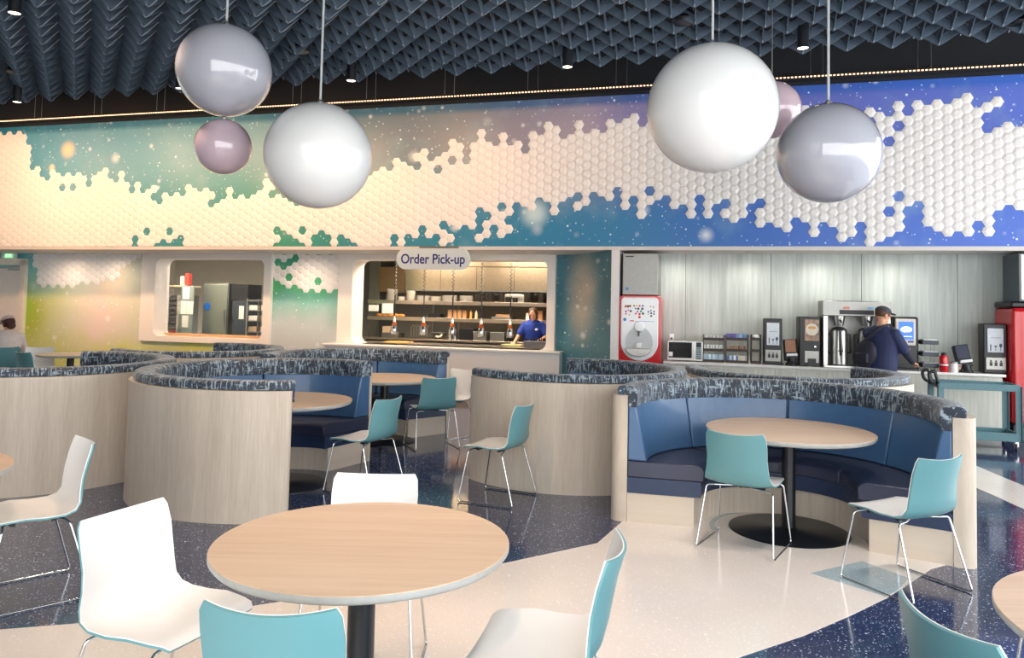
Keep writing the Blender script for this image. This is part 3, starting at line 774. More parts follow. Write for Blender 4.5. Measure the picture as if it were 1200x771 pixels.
def standing_man():
    # local frame: +y is where the body faces; stands at the counter
    t = thing('person', 'man in navy t-shirt, dark cap and black sling bag standing at the drinks counter', 'person', WP(5.14, -.42), WR-RD(42))
    m = MB(); m2 = MB(); m3 = MB()
    hipz = .93
    m.loft([((0, 0, .84), .15, .11), ((0, 0, .95), .175, .125), ((0, .02, 1.08), .17, .13), ((0, .03, 1.22), .19, .13), ((0, .0, 1.36), .20, .12), ((0, -.01, 1.43), .14, .085), ((0, .0, 1.46), .07, .06)])
    m.capsule((0, .0, 1.42), .058, (0, .03, 1.53), .052)
    r3, P = head(m, (0, .05, 1.60), 90-22, 14)
    for s in (-1, 1):
        limb(m, [(s*.09, 0, .86), (s*.10, .01, .48), (s*.105, -.03, .08)], [.088, .058, .042])
        m.capsule((s*.105, -.03, .045), .035, (s*.11, .12, .03), .032)
    # right arm (screen right) reaches forward-down to the counter, left arm raised to the machine
    A = [(.19, 0, 1.37), (.25, .14, 1.13), (.20, .40, .99)]
    B = [(-.19, .02, 1.37), (-.20, .22, 1.17), (-.02, .44, 1.16)]
    limb(m, A, [.052, .042, .03]); hand(m, A[2], (-.1, .9, -.15), (-.3, 0, -1), 1, .8)
    limb(m, B, [.052, .042, .03]); hand(m, B[2], (.5, .8, .15), (0.5, 0, -.6), -1, .8)
    remesh(m.build('body', M_skin, t, smooth=60), .0065, 2); eyes(P, t)
    c = MB(); c.loft([((0, .01, .80), .195, .155), ((0, .01, .95), .20, .16), ((0, .035, 1.08), .195, .165), ((0, .035, 1.22), .207, .155), ((0, .0, 1.36), .215, .138), ((0, -.01, 1.44), .15, .10), ((0, .0, 1.47), .085, .075)])
    for AA in (A, B):
        a = Vector(AA[0]); b = a.lerp(Vector(AA[1]), .8); c.capsule(a, .072, b, .076)
    remesh(c.build('t_shirt', M_navyT, t, smooth=60), .011, 4)
    c = MB()
    for AA in (A, B):
        limb(c, [Vector(AA[0]).lerp(Vector(AA[1]), .6), AA[1], Vector(AA[1]).lerp(Vector(AA[2]), .93)], [.056, .05, .038])
    remesh(c.build('long_sleeves', M_sleeve, t, smooth=60), .009, 3)
    c = MB(); c.loft([((0, 0, .74), .17, .13), ((0, 0, .90), .19, .145)])
    for s in (-1, 1): limb(c, [(s*.09, 0, .84), (s*.10, .01, .48), (s*.105, -.03, .10)], [.10, .075, .062])
    remesh(c.build('trousers', M_maroon, t, smooth=60), .011, 3)
    for s in (-1, 1):
        c = MB(); c.capsule((s*.105, -.05, .045), .045, (s*.115, .15, .036), .036, 12, 4); remesh(c.build('shoe', M_shoe, t), .008)
    c = MB(); c.ell(P(0, -.012, .035), .085, .102, .095, 20, 12, r3); remesh(c.build('hair', M_hairb, t), .008)
    c = MB()
    ring = []
    for i in range(9):
        tt = RD(90*i/8); ring.append([P(.092*cos(tt)*cos(2*pi*j/24), -.008+.108*cos(tt)*sin(2*pi*j/24), .052+.075*sin(tt)+.0001*i) for j in range(24)])
    c.rings(ring)
    br = [P(.07*cos(RD(a)), .088+.085*sin(RD(a)), .05) for a in range(0, 181, 15)]
    n = len(br); c.add(br+[p+Vector((0, 0, .008)) for p in br], [tuple(range(n)), tuple(range(2*n-1, n-1, -1))]+[(i, (i+1) % n, n+(i+1) % n, n+i) for i in range(n)])
    c.build('cap', M_cap, t, smooth=50)
    b = MB(); b.ell((-.12, -.17, 1.09), .16, .075, .20, 20, 14, Matrix.Rotation(RD(25), 3, 'Y')); b.box(-.2, -.04, -.255, -.22, .98, 1.10)
    bo = remesh(b.build('sling_bag', M_bag, t), .011)
    b = MB(); b.tube([(-.15, -.185, 1.24), (-.05, -.178, 1.32), (.03, -.155, 1.40), (.09, -.10, 1.465), (.12, .0, 1.485), (.10, .12, 1.43), (-.02, .20, 1.25)], .018, 8); b.build('strap', M_bag, bo)
    return t
standing_man()

def kitchen_woman():
    t = thing('person', 'kitchen worker in a royal blue polo, looking down behind the pick-up counter', 'person', WP(-.17, 2.25), WR+pi)
    m = MB()
    m.loft([((0, 0, .80), .15, .11), ((0, 0, .92), .175, .12), ((0, 0, 1.05), .15, .11), ((0, .0, 1.2), .175, .115), ((0, 0, 1.29), .17, .10), ((0, 0, 1.35), .10, .07), ((0, 0, 1.38), .06, .055)])
    m.capsule((0, 0, 1.33), .05, (0, .03, 1.42), .045)
    r3, P = head(m, (0, .05, 1.475), 90, 22, .95)
    for s in (-1, 1):
        limb(m, [(s*.09, 0, .82), (s*.10, .01, .45), (s*.105, -.03, .08)], [.085, .055, .04])
        m.capsule((s*.105, -.03, .045), .035, (s*.11, .12, .03), .032)
    A = [(.17, 0, 1.28), (.26, .10, 1.07), (.27, .34, .965)]
    B = [(-.17, 0, 1.28), (-.26, .06, 1.08), (-.20, .22, 1.03)]
    limb(m, A, [.046, .037, .027]); hand(m, A[2], (.0, 1, -.2), (0, 0, -1), -1, .4, .95)
    limb(m, B, [.046, .037, .027]); hand(m, B[2], (.3, 1, -.1), (0, 0, -1), 1, .6, .95)
    remesh(m.build('body', M_skin, t, smooth=60), .0065, 2); eyes(P, t)
    c = MB(); c.loft([((0, 0, .78), .18, .13), ((0, 0, .92), .19, .135), ((0, 0, 1.05), .17, .13), ((0, .0, 1.2), .192, .135), ((0, 0, 1.29), .188, .118), ((0, 0, 1.355), .12, .085), ((0, 0, 1.385), .072, .066)])
    for AA in (A, B):
        a = Vector(AA[0]); b = a.lerp(Vector(AA[1]), .72); c.capsule(a, .062, b, .062)
    remesh(c.build('polo_shirt', M_polo, t, smooth=60), .010, 3)
    c = MB(); c.ell((-.085, .128, 1.20), .028, .01, .02, 12, 8); c.build('chest_emblem', M_gloss, t)
    c = MB(); c.loft([((0, 0, .72), .16, .12), ((0, 0, .86), .18, .13)])
    for s in (-1, 1): limb(c, [(s*.09, 0, .80), (s*.10, .01, .45), (s*.105, -.03, .10)], [.095, .07, .058])
    remesh(c.build('trousers', M_trouser, t, smooth=60), .011, 3)
    for s in (-1, 1):
        c = MB(); c.capsule((s*.105, -.05, .042), .042, (s*.115, .14, .036), .035, 12, 4); remesh(c.build('shoe', M_shoe, t), .008)
    c = MB(); c.ell(P(0, -.022, .03), .088, .092, .098, 20, 12, r3); c.capsule(P(-.07, -.02, .02), .025, P(-.068, .0, -.09), .02); c.capsule(P(.07, -.02, .02), .025, P(.068, .0, -.09), .02); c.ell(P(0, -.09, -.02), .05, .04, .06)
    remesh(c.build('hair', M_hairb, t), .008)
kitchen_woman()

def seated_person():
    t = thing('person', 'seated person in a white shirt and pale cap at the left edge, dark hair', 'person', (-8.10, 12.12, 0), RD(30))
    m = MB()
    m.loft([((0, -.02, .45), .17, .13), ((0, -.02, .56), .17, .12), ((0, .02, .70), .165, .115), ((0, .05, .86), .19, .12), ((0, .07, .97), .19, .105), ((0, .08, 1.03), .11, .075), ((0, .09, 1.06), .06, .055)])
    m.capsule((0, .08, 1.02), .05, (0, .13, 1.10), .047)
    r3, P = head(m, (0, .16, 1.165), 90+35, 22, 1.0)
    for s in (-1, 1):
        limb(m, [(s*.09, 0, .55), (s*.12, .40, .52), (s*.12, .38, .08)], [.085, .06, .042])
        m.capsule((s*.12, .37, .045), .035, (s*.125, .52, .03), .032)
        A = [(s*.19, .07, .96), (s*.24, .16, .74), (s*.12, .40, .72)]
        limb(m, A, [.05, .04, .028]); hand(m, A[2], (-s*.4, .9, 0), (0, 0, -1), 1 if s < 0 else -1, .8)
    remesh(m.build('body', M_skin, t, smooth=60), .0065, 2); eyes(P, t)
    c = MB(); c.loft([((0, -.02, .47), .195, .15), ((0, -.02, .56), .195, .145), ((0, .02, .70), .185, .135), ((0, .05, .86), .205, .14), ((0, .07, .97), .205, .125), ((0, .08, 1.035), .13, .09), ((0, .09, 1.065), .075, .068)])
    for s in (-1, 1): limb(c, [(s*.19, .07, .96), (s*.24, .16, .74), (s*.16, .34, .725)], [.066, .056, .042])
    remesh(c.build('white_shirt', M_shirtw, t, smooth=60), .011, 3)
    c = MB(); c.loft([((0, 0, .46), .19, .15), ((0, 0, .54), .19, .15)])
    for s in (-1, 1): limb(c, [(s*.09, 0, .555), (s*.12, .40, .525), (s*.12, .38, .10)], [.095, .075, .058])
    remesh(c.build('trousers', M_trouser, t, smooth=60), .011, 3)
    for s in (-1, 1):
        c = MB(); c.capsule((s*.12, .35, .042), .042, (s*.125, .54, .036), .035, 12, 4); remesh(c.build('shoe', M_shoe, t), .008)
    c = MB(); c.ell(P(0, -.02, .01), .09, .105, .105, 20, 12, r3); c.ell(P(0, -.06, -.06), .07, .06, .06, 14, 10, r3); remesh(c.build('hair', M_hairr, t), .008)
    c = MB(); ring = []
    for i in range(9):
        tt = RD(90*i/8); ring.append([P(.097*cos(tt)*cos(2*pi*j/24), -.014+.113*cos(tt)*sin(2*pi*j/24), .05+.08*sin(tt)+.0001*i) for j in range(24)])
    c.rings(ring)
    br = [P(.07*cos(RD(a)), .09+.075*sin(RD(a)), .05) for a in range(0, 181, 15)]
    n = len(br); c.add(br+[p+Vector((0, 0, .008)) for p in br], [tuple(range(n)), tuple(range(2*n-1, n-1, -1))]+[(i, (i+1) % n, n+(i+1) % n, n+i) for i in range(n)])
    c.build('cap', M_capw, t, smooth=50)
seated_person()
# ================================================================ DRINKS COUNTER
CT = .862     # worktop height
m = MB(); m.box(2.33, 6.72, .06, .69, .10, .825); 
cab = []
cu = [(2.33, 2.90), (2.90, 3.87), (3.87, 4.86), (4.86, 5.85), (5.85, 6.70)]
labs = ['pale counter cabinet farthest left under the microwave', 'pale counter cabinet under the first condiment racks', 'pale counter cabinet under the left cutlery dispenser', 'pale counter cabinet under the coffee brewer', 'pale counter cabinet behind the utility cart']
for (a, b), lb in zip(cu, labs):
    t = thing('counter_cabinet', lb, 'cabinet', WP((a+b)/2, .06), WR, 'cabinets under the drinks counter'); w = (b-a)/2
    q = MB(); q.box(-w+.001, w-.001, .02, .62, .1, .822); q.box(-w+.001, w-.001, .07, .62, 0, .1); q.build('body', M_cabwood, t, smooth=0)
    q = MB(); q.box(-w+.004, w-.004, 0, .019, .105, .80); q.build('door', M_cabwood, t, smooth=0)
o = MB(); o.box(0, 4.41, 0, .66, 0, .035); o = o.build('countertop', M_counter, loc=WP(2.32, .03, CT-.035), rz=WR, bevel=.006)
tag(o, 'long white countertop of the drinks station against the grey wood wall', 'countertop')

def W_thing(name, label, cat, u, v, z, group=None, drz=0): return thing(name, label, cat, WP(u, v, z), WR+drz, group)
# --- red and white drink dispenser
t = W_thing('drink_dispenser', 'red and white touchscreen drink dispenser left of the microwave, below the steel ice maker', 'drink dispenser', 1.97, .02, 0)
q = MB(); q.prism([(-.31, 0), (.31, 0)]+[(x, z) for x, z in rrect(-.31, .31, .9, 1.82, .07, 6) if z > 1.3][:0]+[(.31, 1.74)]+[(.31-.08+.08*cos(RD(a)), 1.74+.08*sin(RD(a))) for a in range(0, 91, 15)]+[(-.31+.08+.08*cos(RD(a)), 1.74+.08*sin(RD(a))) for a in range(90, 181, 15)], .02, .62, 'xz'); q.build('body', M_red, t, smooth=35, bevel=.012)
def faceoutline(w, z0, z1, r0, r1, k=10):
    pts = []
    for cx, cz, r, a in ((w-r1, z1-r1, r1, 0), (-w+r1, z1-r1, r1, 90), (-w+r0, z0+r0, r0, 180), (w-r0, z0+r0, r0, 270)):
        for i in range(k+1): tt = RD(a+90*i/k); pts.append((cx+r*cos(tt), cz+r*sin(tt)))
    return pts
q = MB(); q.prism(faceoutline(.272, .86, 1.79, .265, .06), -.015, .02, 'xz'); fp = q.build('face_panel', M_gloss, t, smooth=35, bevel=.01)
q = MB()      # domed alcove with nozzle
q.prism([(.20*cos(RD(a)), 1.12+(.24 if 0 < a < 180 else .17)*sin(RD(a))) for a in range(0, 360, 12)], -.022, -.015, 'xz'); al = q.build('alcove', S('pale grey alcove', 198, 206, 208, .3), t, smooth=35)
q = MB(); q.lathe([(.001, 0), (.075, 0), (.078, .01), (.07, .02), (.001, .022)], 24); nz = q.build('nozzle_button', M_gloss, al, loc=(0, -.02, 1.36)); nz.rotation_euler = (pi/2, 0, 0)
q = MB(); q.lathe([(.016, 0), (.022, .05), (.03, .08)], 14, (0, -.05, 1.22)); q.box(-.04, .04, -.06, -.02, 1.05, 1.12); q.build('nozzle', M_steel, al)
q = MB(); q.prism([(-.185, 1.04), (.185, 1.04)]+[(.185*cos(RD(a)), 1.04+.12*sin(RD(a))) for a in range(-15, -180, -15)], -.10, -.022, 'xz'); q.build('drip_tray', M_steel, al, smooth=35, bevel=.006)
cols = [srgb(220, 30, 60), srgb(120, 170, 40), srgb(40, 60, 150), srgb(150, 40, 120), srgb(20, 120, 90), srgb(240, 180, 30), srgb(70, 70, 80), srgb(230, 80, 150), srgb(60, 130, 200)]
cm = [plain('badge %d' % i, c, .3) for i, c in enumerate(cols)]
bp = [(-.17, 1.655, 4, .020), (-.205, 1.655, 0, .018), (-.14, 1.66, 0, .018), (-.08, 1.665, 1, .016), (-.04, 1.665, 5, .013), (0, 1.665, 7, .016), (.045, 1.665, 2, .014), (-.06, 1.625, 8, .013), (-.02, 1.622, 6, .018), (.04, 1.622, 6, .018), (-.20, 1.58, 3, .014), (-.165, 1.60, 7, .012), (-.13, 1.585, 6, .017), (-.2, 1.545, 7, .014), (-.15, 1.53, 5, .012), (-.03, 1.58, 3, .014), (.02, 1.585, 4, .015), (-.055, 1.55, 7, .016), (0, 1.545, 0, .018), (.05, 1.552, 4, .019), (0, 1.50, 0, .02), (.13, 1.58, 8, .015), (.165, 1.60, 6, .012), (.21, 1.585, 6, .013), (.17, 1.56, 2, .015), (.13, 1.545, 5, .011), (.21, 1.55, 4, .013), (.17, 1.52, 6, .015), (.16, 1.66, 0, .010), (.205, 1.66, 6, .008), (.2, 1.64, 3, .008), (-.215, 1.46, 8, .024)]
for x, z, ci, r in bp:
    q = MB(); q.lathe([(.001, 0), (r, 0), (r, .003), (.001, .003)], 16); b = q.build('drink_badge', cm[ci], fp, loc=(x, -.0155, z)); b.rotation_euler = (pi/2, 0, 0)
q = MB(); q.box(-.14, -.08, -.018, -.014, 1.435, 1.45); q.build('red_line', cm[0], fp)
q = MB(); q.box(-.06, .22, -.018, -.014, 1.435, 1.44); q.build('blue_line', cm[8], fp)
# --- ice maker
t = W_thing('ice_maker', 'brushed steel ice maker box standing on the red drink dispenser', 'ice maker', 1.97, .04, 1.825)
q = MB(); q.box(-.26, .26, 0, .6, 0, .62); q.build('body', M_steeld, t, bevel=.008)
q = MB(); q.box(-.22, -.10, -.004, .002, .565, .582); q.build('vent', M_dark, t)
q = MB(); q.lathe([(.02, 0), (.024, .003), (.012, .004)], 14); b = q.build('badge', cm[8], t, loc=(-.19, -.001, .09)); b.rotation_euler = (pi/2, 0, 0)
q = MB(); q.box(.262, .30, .1, .6, -.3, .60); 
# --- outlet
t = W_thing('wall_outlet', 'white wall outlet above the microwave', 'outlet', 2.40, .69, 1.19)
q = MB(); q.box(-.035, .035, -.004, .01, -.055, .055); q.build('cover_plate', M_gloss, t, bevel=.003)
q = MB(); q.box(-.012, .012, -.012, -.003, -.03, 0); q.build('plug', M_dark, t)
# --- microwave
t = W_thing('microwave_oven', 'small stainless steel microwave with black door on the drinks counter', 'microwave', 2.62, .20, CT)
q = MB(); q.box(-.255, .255, .01, .40, .012, .30); q.box(-.23, -.2, .03, .06, 0, .012); q.box(.2, .23, .03, .06, 0, .012); q.box(-.23, -.2, .33, .36, 0, .012); q.box(.2, .23, .33, .36, 0, .012); q.build('body', M_steel, t, bevel=.006)
q = MB(); q.box(-.235, .10, 0, .012, .05, .28); d = q.build('door', S('black glass', 24, 28, 34, .1, coat=.5), t, bevel=.006)
q = MB(); q.box(.115, .135, -.02, 0, .05, .28); q.build('handle', M_steel, d, bevel=.004)
q = MB(); q.box(.16, .235, .002, .012, .04, .285); d = q.build('control_panel', M_dark, t, bevel=.003)
q = MB()
for i in range(6):
    for j in range(3): q.box(.168+j*.022, .184+j*.022, -.002, .003, .055+i*.028, .073+i*.028)
q.build('buttons', S('pale keys', 160, 190, 196, .5), d)
q = MB(); q.box(-.232, -.175, -.003, .0, .07, .135); q.build('notice', M_gloss, t)
# --- condiment racks
M_rack = S('dark brown rack metal', 54, 42, 36, .5)
def rack(label, u, w, h, nshelf, mat=M_rack):
    t = W_thing('condiment_rack', label, 'rack', u, .28, CT, 'racks on the drinks counter')
    for s in (-1, 1):
        q = MB(); q.box(s*w/2-.006, s*w/2+.006, 0, .28, 0, h); q.build('side_panel', mat, t, bevel=.002)
    for i in range(nshelf):
        z = .02+i*(h-.08)/(nshelf-1)
        q = MB(); q.box(-w/2, w/2, .01, .27, z, z+.006); q.box(-w/2, w/2, -.004, .012, z-.02, z+.018); q.build('shelf', mat, t, bevel=.002)
    return t
rack('dark brown condiment rack just right of the microwave, white sauce cups on every shelf', 3.03, .30, .40, 3)
rack('dark brown condiment rack between the sauce cup rack and the narrow rack', 3.36, .31, .41, 3)
rack('narrow dark rack of lids left of the cutlery dispenser', 3.625, .13, .42, 3)
def small(name, label, cat, u, v, z, fn, mat, group, rz=0):
    q = MB(); fn(q); o = q.build(name, mat, loc=WP(u, v, z), rz=WR+rz, smooth=40); tag(o, label, cat, group); return o
cup = lambda q: q.lathe([(.001, 0), (.014, 0), (.02, .035), (.018, .035), (.013, .004)], 12)
paq = lambda q: q.box(-.024, .024, -.006, .006, 0, .06)
M_cupw = S('white paper cup', 235, 238, 238, .5); M_pb = S('blue sachet', 110, 150, 200, .5); M_pc = S('cream sachet', 220, 210, 180, .5); M_pp = S('mauve sachet', 120, 110, 180, .5); M_pale = S('pale blue sachet', 190, 215, 230, .5)
for i in range(5): small('sauce_cup', 'white sauce cup on the top shelf of the left condiment rack', 'cup', 2.92+i*.055, .33, CT+.346+.006, cup, M_cupw, 'sauce cups on the top rack shelf')
for i in range(7): small('sauce_cup', 'white sauce cup on the middle shelf of the left condiment rack', 'cup', 2.90+i*.042, .33, CT+.186+.006, lambda q: q.lathe([(.001, 0), (.014, 0), (.019, .06), (.017, .06), (.013, .004)], 12), M_cupw, 'sauce cups on the middle rack shelf')
for i in range(9): small('sugar_sachet', 'pale sachet slumped on the bottom shelf of the left condiment rack', 'sachet', 2.90+i*.032, .32, CT+.028, lambda q: q.box(-.03, .03, -.004, .004, 0, .085), M_pale, 'pale sachets on the bottom rack shelf', random.uniform(-.6, .6))
for i in range(8): small('tea_sachet', 'mauve or blue sachet on the top shelf of the middle condiment rack', 'sachet', 3.23+i*.035, .33, CT+.358, lambda q: q.box(-.022, .022, -.006, .006, 0, .066), (M_pp, M_pp, M_pp, M_pp, M_pb, M_pale, M_pb, M_pb)[i], 'sachets on the top shelf of the middle rack', random.uniform(-.5, .5))
for i in range(7): small('coffee_stirrer_pack', 'thin brown pack on the middle shelf of the middle condiment rack', 'sachet', 3.235+i*.038, .33, CT+.193, lambda q: q.box(-.016, .016, -.005, .005, 0, .056), S('tan sachet', 150, 110, 80, .5), 'brown packs on the middle shelf of the middle rack', random.uniform(-.4, .4))
for i in range(9): small('creamer_sachet', 'blue white or cream sachet on the bottom shelf of the middle condiment rack', 'sachet', 3.235+i*.031, .33, CT+.028, lambda q: q.box(-.018, .018, -.006, .006, 0, .075), (M_pb, M_cupw, M_pb, M_cupw, M_pb, M_pc, M_pc, M_cupw, M_pc)[i], 'creamers on the bottom shelf of the middle rack', random.uniform(-.5, .5))
small('cup_lid_stack', 'small pile of white lids on the narrow rack', 'lids', 3.625, .33, CT+.366, lambda q: q.lathe([(.001, 0), (.05, 0), (.052, .02), (.04, .045), (.02, .055), (.001, .056)], 16), M_cupw, None)
# --- cutlery dispensers
def icon(q, kind, x, z):
    if kind == 0: q.prism([(x-.005, z), (x+.005, z), (x+.007, z+.07), (x, z+.10), (x-.007, z+.07)], -.016, -.0135, 'xz')
    elif kind == 1:
        q.box(x-.003, x+.003, -.016, -.0135, z, z+.05); q.prism([(x-.016, z+.06), (x, z+.045), (x+.016, z+.06), (x+.014, z+.07), (x-.014, z+.07)], -.016, -.0135, 'xz')
    else:
        q.box(x-.003, x+.003, -.016, -.0135, z, z+.05); q.prism([(x+.017*cos(RD(a)), z+.072+.027*sin(RD(a))) for a in range(0, 360, 20)], -.016, -.0135, 'xz')
def cutlery(label, u, v, w=.125, h=.66):
    t = W_thing('cutlery_dispenser', label, 'cutlery dispenser', u, v, CT, 'black cutlery dispensers')
    q = MB(); q.box(-w, w, 0, .22, .0, h); q.build('body', M_dark, t, bevel=.012)
    q = MB(); q.box(-w*.68, w*.68, -.012, 0, .28, h-.06); sc = q.build('front_label', S('pale dispenser label', 214, 222, 228, .3), t, bevel=.003)
    q = MB()
    for i, x in enumerate((-w*.42, 0, w*.42)): icon(q, (0, 1, 2)[i], x, .30)
    for i in range(5): q.box(-.05+i*.024, -.036+i*.024, -.016, -.0135, .47, .478)
    q.build('printed_cutlery', S('slate print', 60, 66, 80, .5), sc, smooth=0)
    q = MB(); q.box(-w*.85, w*.85, -.02, 0, .05, .215); fr = q.build('slot_plate', M_steeld, t, bevel=.004)
    for x in (-w*.42, 0, w*.42):
        q = MB(); q.box(x-.017, x+.017, -.024, -.018, .10, .15); q.lathe([(.008, .155), (.010, .165), (.001, .18)], 10, (x, -.024, 0)); q.build('slot', M_dark, fr, bevel=.002)
    return t
cutlery('black cutlery dispenser with a tall white label, left of the copper brown tilted stand', 3.85, .22)
cutlery('black cutlery dispenser at the far right of the drinks counter', 6.66, .20, .14)
# --- napkin / tablet stands
def standt(label, u, v, col, tilt):
    t = W_thing('napkin_dispenser', label, 'napkin dispenser', u, v, CT, 'tilted napkin dispensers')
    q = MB(); q.lathe([(.085, 0), (.087, .02), (.06, .05), (.05, .11)], 20, sy=.8); q.build('foot', M_dark, t)
    T = Matrix.Translation((0, 0, .08)) @ Matrix.Rotation(RD(-14), 4, 'X') @ Matrix.Rotation(RD(tilt), 4, 'Y')
    q = MB(); q.box(-.09, .09, 0, .09, 0, .30, T); q.build('housing', M_dark, t, bevel=.01)
    q = MB(); q.box(-.072, .072, -.008, 0, .11, .29, T); q.build('front_card', col, t, bevel=.003)
    q = MB(); q.box(-.065, .08, -.05, .0, .05, .085, T); q.build('napkin', M_cupw, t, bevel=.004)
standt('tilted black napkin dispenser with a copper brown front, right of the left cutlery dispenser', 4.10, .2, S('copper brown card', 176, 128, 100, .35), -3)
standt('tilted black napkin dispenser with a dark slate front near the counter right end', 6.30, .16, S('dark slate card', 62, 66, 84, .3), -10)
# --- hot chocolate style machine
t = W_thing('hot_drink_machine', 'slim black hot drink machine with an orange picture, left of the coffee brewer', 'drink machine', 4.342, .18, CT)
q = MB(); q.box(-.14, .14, 0, .42, 0, .70); q.build('body', M_dark, t, bevel=.01)
q = MB(); q.box(-.07, .12, -.012, .0, .36, .66); pnl = q.build('picture_panel', S('amber mug picture', 168, 132, 100, .3, scale=16, var=.5), t, bevel=.003)
q = MB(); q.lathe([(.001, 0), (.085, 0), (.085, .003), (.001, .003)], 24); b = q.build('printed_mug', S('cream print', 236, 226, 206, .4), pnl, loc=(.025, -.013, .52)); b.rotation_euler = (pi/2, 0, 0)
q = MB(); q.lathe([(.001, 0), (.055, 0), (.055, .003), (.001, .003)], 24, sy=.4); b = q.build('printed_foam', S('orange print', 226, 166, 80, .4), pnl, loc=(.025, -.0165, .545)); b.rotation_euler = (pi/2, 0, 0)
q = MB(); q.box(-.07, .12, -.008, .0, .05, .22); q.build('dispensing_bay', M_steeld, t, bevel=.004)
q = MB(); q.box(-.03, .08, -.02, -.006, .0, .11); q.build('cup_bay', M_dark, t)
q = MB(); q.lathe([(.001, 0), (.012, 0), (.012, .008), (.001, .008)], 12); b = q.build('button', emis('white button', 230, 240, 240, 1), t, loc=(.07, -.002, .28)); b.rotation_euler = (pi/2, 0, 0)
# --- coffee brewer
t = W_thing('coffee_brewer', 'tall stainless twin coffee brewer with two urns, behind the man', 'coffee brewer', 4.94, .12, CT)
q = MB(); q.box(-.44, .44, 0, .50, .72, .93); hd = q.build('head_unit', M_steeld, t, bevel=.008)
q = MB(); q.box(-.22, .22, -.01, 0, .745, .805); q.build('control_panel', M_dark, hd, bevel=.003)
q = MB(); q.box(-.17, -.09, -.008, 0, .82, .85); q.build('orange_sticker', S('orange sticker', 232, 140, 110, .4), hd)
q = MB(); q.box(.14, .22, -.008, 0, .82, .85); q.build('blue_sticker', S('blue sticker', 120, 180, 220, .4), hd)
for s in (-1, 1):
    q = MB(); q.box(s*.40-.03, s*.40+.03, .0, .5, .0, .72); q.build('side_column', M_steel, t, bevel=.005)
q = MB(); q.box(-.40, .40, .44, .50, .0, .72); q.build('back_panel', M_steeld, t)
q = MB(); q.box(-.42, .42, -.02, .5, 0, .03); q.build('base', M_steel, t, bevel=.004)
q = MB(); q.box(-.36, .36, .40, .44, .05, .70)
for u in (-.2, .16):
    q = MB(); q.lathe([(.06, .58), (.085, .70), (.085, .72)], 24, (u, .2, 0)); fb = q.build('filter_basket', M_steel, t)
    q = MB(); q.tube([(u, .10, .66), (u, .0, .65), (u, -.03, .63)], .012, 8); q.build('handle', M_dark, fb)
    q = MB(); q.lathe([(.09, .03), (.11, .04), (.11, .50), (.10, .53), (.06, .56), (.02, .57)], 28, (u, .2, 0)); ur = q.build('urn', M_steel, t)
    q = MB(); q.tube([(u+.115, .2, .46), (u+.15, .2, .46), (u+.15, .2, .2), (u+.115, .2, .2)], .012, 8); q.tube([(u-.115, .2, .46), (u-.15, .2, .46), (u-.15, .2, .2), (u-.115, .2, .2)], .012, 8); q.build('handle', M_dark, ur)
    q = MB(); q.tube([(u, .10, .22), (u, .04, .22), (u, .03, .17)], .013, 8); q.box(u-.03, u+.03, .035, .05, .225, .24); q.lathe([(.014, .24), (.014, .50)], 8, (u, .075, 0)); q.build('tap', M_dark, ur)
# --- blue screen machine
t = W_thing('coffee_machine', 'black coffee machine with a bright blue screen in front of the man', 'drink machine', 5.59, .16, CT)
q = MB(); q.box(-.16, .15, .05, .45, 0, .73); q.build('body', M_dark, t, bevel=.03, seg=4)
q = MB(); q.box(-.15, .10, -.01, .06, .34, .70); bz = q.build('bezel', S('pale beige bezel', 214, 206, 192, .3), t, bevel=.01)
q = MB(); q.box(-.11, .07, -.016, -.008, .42, .66); scn = q.build('screen', emis('blue screen', 30, 96, 214, .9), bz)
q = MB(); q.lathe([(.001, 0), (.07, 0), (.07, .002), (.001, .002)], 24, sy=.6); b = q.build('screen_oval', emis('white screen shape', 225, 236, 245, .9), scn, loc=(-.02, -.017, .555)); b.rotation_euler = (pi/2, 0, 0)
q = MB(); q.prism([(-.06, .535), (.0, .525), (.03, .53), (.01, .515), (-.03, .512)], -.0205, -.0195, 'xz'); q.build('screen_swoosh', emis('tan swoosh', 190, 120, 70, .8), scn)
q = MB()
for i in range(6): q.box(-.07+i*.017, -.058+i*.017, -.0205, -.0195, .555, .568)
q.build('screen_word', emis('navy letters', 20, 50, 120, .7), scn)
q = MB(); q.box(-.05, .05, -.0185, -.0165, .455, .465); q.build('screen_caption', emis('white caption', 220, 230, 245, .8), scn)
q = MB(); q.box(-.11, -.03, -.014, -.008, .375, .405); q.build('red_label', S('red label', 190, 70, 70, .4), bz)
q = MB(); q.box(.0, .07, -.014, -.008, .375, .405); q.build('blue_label', S('blue label', 60, 90, 150, .4), bz)
q = MB(); q.lathe([(.022, .28), (.026, .32)], 14, (0, .03, 0)); q.build('spout', M_steel, t)
q = MB(); q.box(-.14, .13, -.03, .06, 0, .03); q.build('drip_tray', M_dark, t, bevel=.004)
# --- lid organiser
t = W_thing('lid_organiser', 'three tier wire organiser of dark trays right of the blue screen machine', 'organiser', 5.87, .2, CT)
for s in (-1, 1):
    q = MB(); q.tube([(s*.06, .0, 0), (s*.06, .0, .40), (s*.06, .2, .40), (s*.06, .2, 0)], .004, 6); q.build('wire_frame', M_steeld, t)
for z in (.05, .20, .36):
    q = MB(); q.box(-.10, .10, -.05, .2, z, z+.055); tr = q.build('tray', S('dark slate tray', 44, 58, 70, .4), t, bevel=.004)
    q = MB(); q.box(-.08, .09, -.04, .18, z+.055, z+.066); q.build('lids', M_cupw, tr, bevel=.003)
